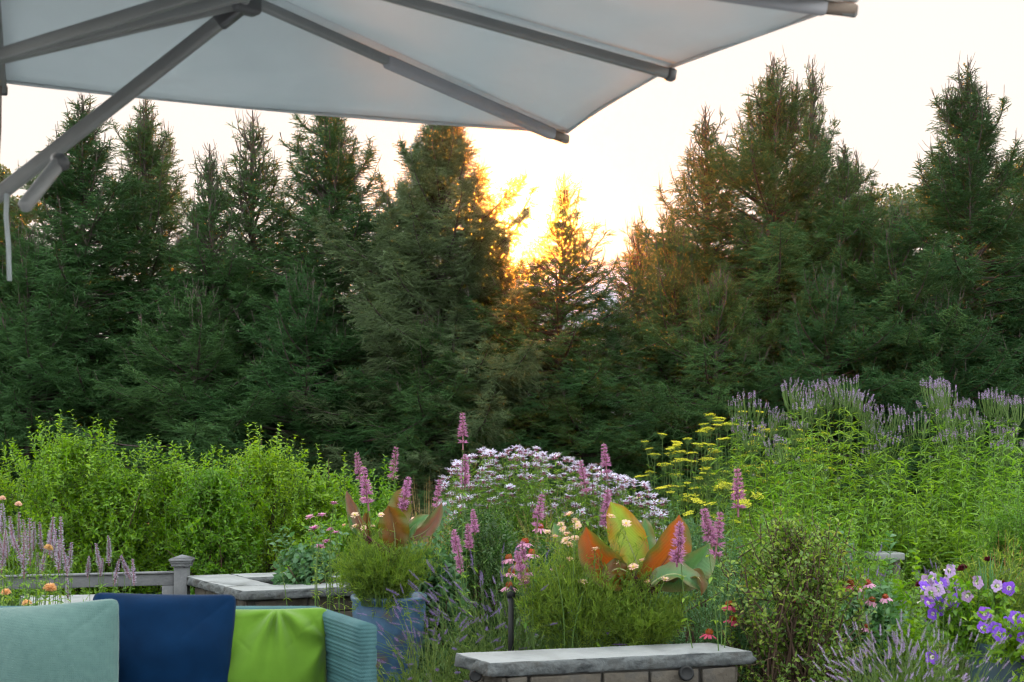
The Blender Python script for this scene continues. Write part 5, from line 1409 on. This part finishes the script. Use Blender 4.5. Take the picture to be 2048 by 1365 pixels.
p_ = P(1100, 1010, 10.2); grass("ornamental_grass", "wispy tan grass before the bee balm, behind the lone orange coneflower", p_.x, p_.y, 0, p_.z + .12, 140, 721, M_tan, .35, .003, fluff=12)
p_ = P(2010, 1075, 8.2); grass("ornamental_grass", "rust-brown grass at the frame's edge above the petunias", p_.x, p_.y, 0, p_.z + .02, 170, 722, M_rust, .4, .004, fluff=10)
p_ = P(1740, 1100, 9.8); grass("ornamental_grass", "fine green grass in front of the pale stone bench", p_.x + .08, p_.y, 0, p_.z + .02, 300, 723, M_lance, .5, .005)
p_ = P(1976, 1195, 6.2); grass("spiky_plant", "spiky blue-green strap-leaved plant rising from the petunia pot", p_.x, p_.y, .62, .40, 44, 724, M_bluegreen, .42, .018, droop=.15, cat="plant")
p_ = P(1790, 1130, 7.6); shrub("leafy_shrub", "pale yellow-green leafy shoot with a white tip above the coneflowers", "plant", 1795, 1128, 7.6, .10, .1, M_hedge, 730, shoots=26, stray=6, leaf=.06, lw=.45, sp=.04, stray_len=(.1, .2))
p_ = P(1550, 1050, 10.2)
grass("ornamental_grass", "arching green grass between the yellow umbels and the culver's root", p_.x, 10.4, 0, 1.15, 240, 726, M_lance, .45, .006)
perennial("sunflower_stems", "tall leafy green stems without flowers behind the slate-blue pot", "plant", [(1990, 880), (1900, 905), (1950, 870), (2030, 860), (1860, 925), (1935, 930), (2040, 920), (1800, 930), (1770, 905)], 10.9, 731, [CR[0]], "flower_bud", M_lance, .16, .18, whorl=3, step=.055, ydep=.8, extra_stems=26, lo=.05, hi=.99, xb=.85, hscale=.25, stem_r=.004)
perennial("leafy_perennial", "tall leafy green stems behind the olive twiggy shrub", "plant", [(1510, 960), (1550, 940), (1600, 930), (1650, 950), (1700, 940), (1740, 960), (1480, 1000), (1580, 960), (1680, 970)], 10.6, 732, [CR[0]], "flower_bud", M_lance, .15, .18, whorl=3, step=.055, ydep=.8, extra_stems=30, lo=.05, hi=.99, xb=.85, hscale=.22, stem_r=.004)

# ------------------------------------------------------------------ evening haze
hz, nt, out = new_mat("evening haze")
pv = nt.nodes.new("ShaderNodeVolumePrincipled"); pv.inputs["Color"].default_value = (.95, .96, 1, 1); pv.inputs["Density"].default_value = .00036; pv.inputs["Anisotropy"].default_value = .988
nt.links.new(pv.outputs[0], out.inputs["Volume"])
g = Geo(); box(g, (0, 30, 7.5), (160, 110, 17.5))
tag(part("haze", g, hz), "thin golden evening haze in the air", "haze", kind="stuff")

# low ground cover hides the soil between the clumps
M_cover = leaf_mat("low ground cover", [(.03, .08, .02), (.05, .12, .03), (.09, .17, .04)], tr=.4, rough=.5)
rng = np.random.default_rng(900); n = 90000; g = Geo()
x = rng.uniform(-5.5, 6.5, n); y = rng.uniform(6.9, 17.5, n)
z = rng.uniform(0, .16, n) * (1 + .8 * np.sin(x * 2.1) * np.cos(y * 1.7))
leaves(g, np.column_stack([x, y, z]), rnd_dirs(rng, n) + [0, 0, .7], rnd_dirs(rng, n), rng.uniform(.05, .11, n), rng.uniform(.012, .03, n), LEAF4)
keep = None
tag(part("ground_cover", g, M_cover), "low green leafy ground cover between the garden plants", "ground cover", kind="stuff")
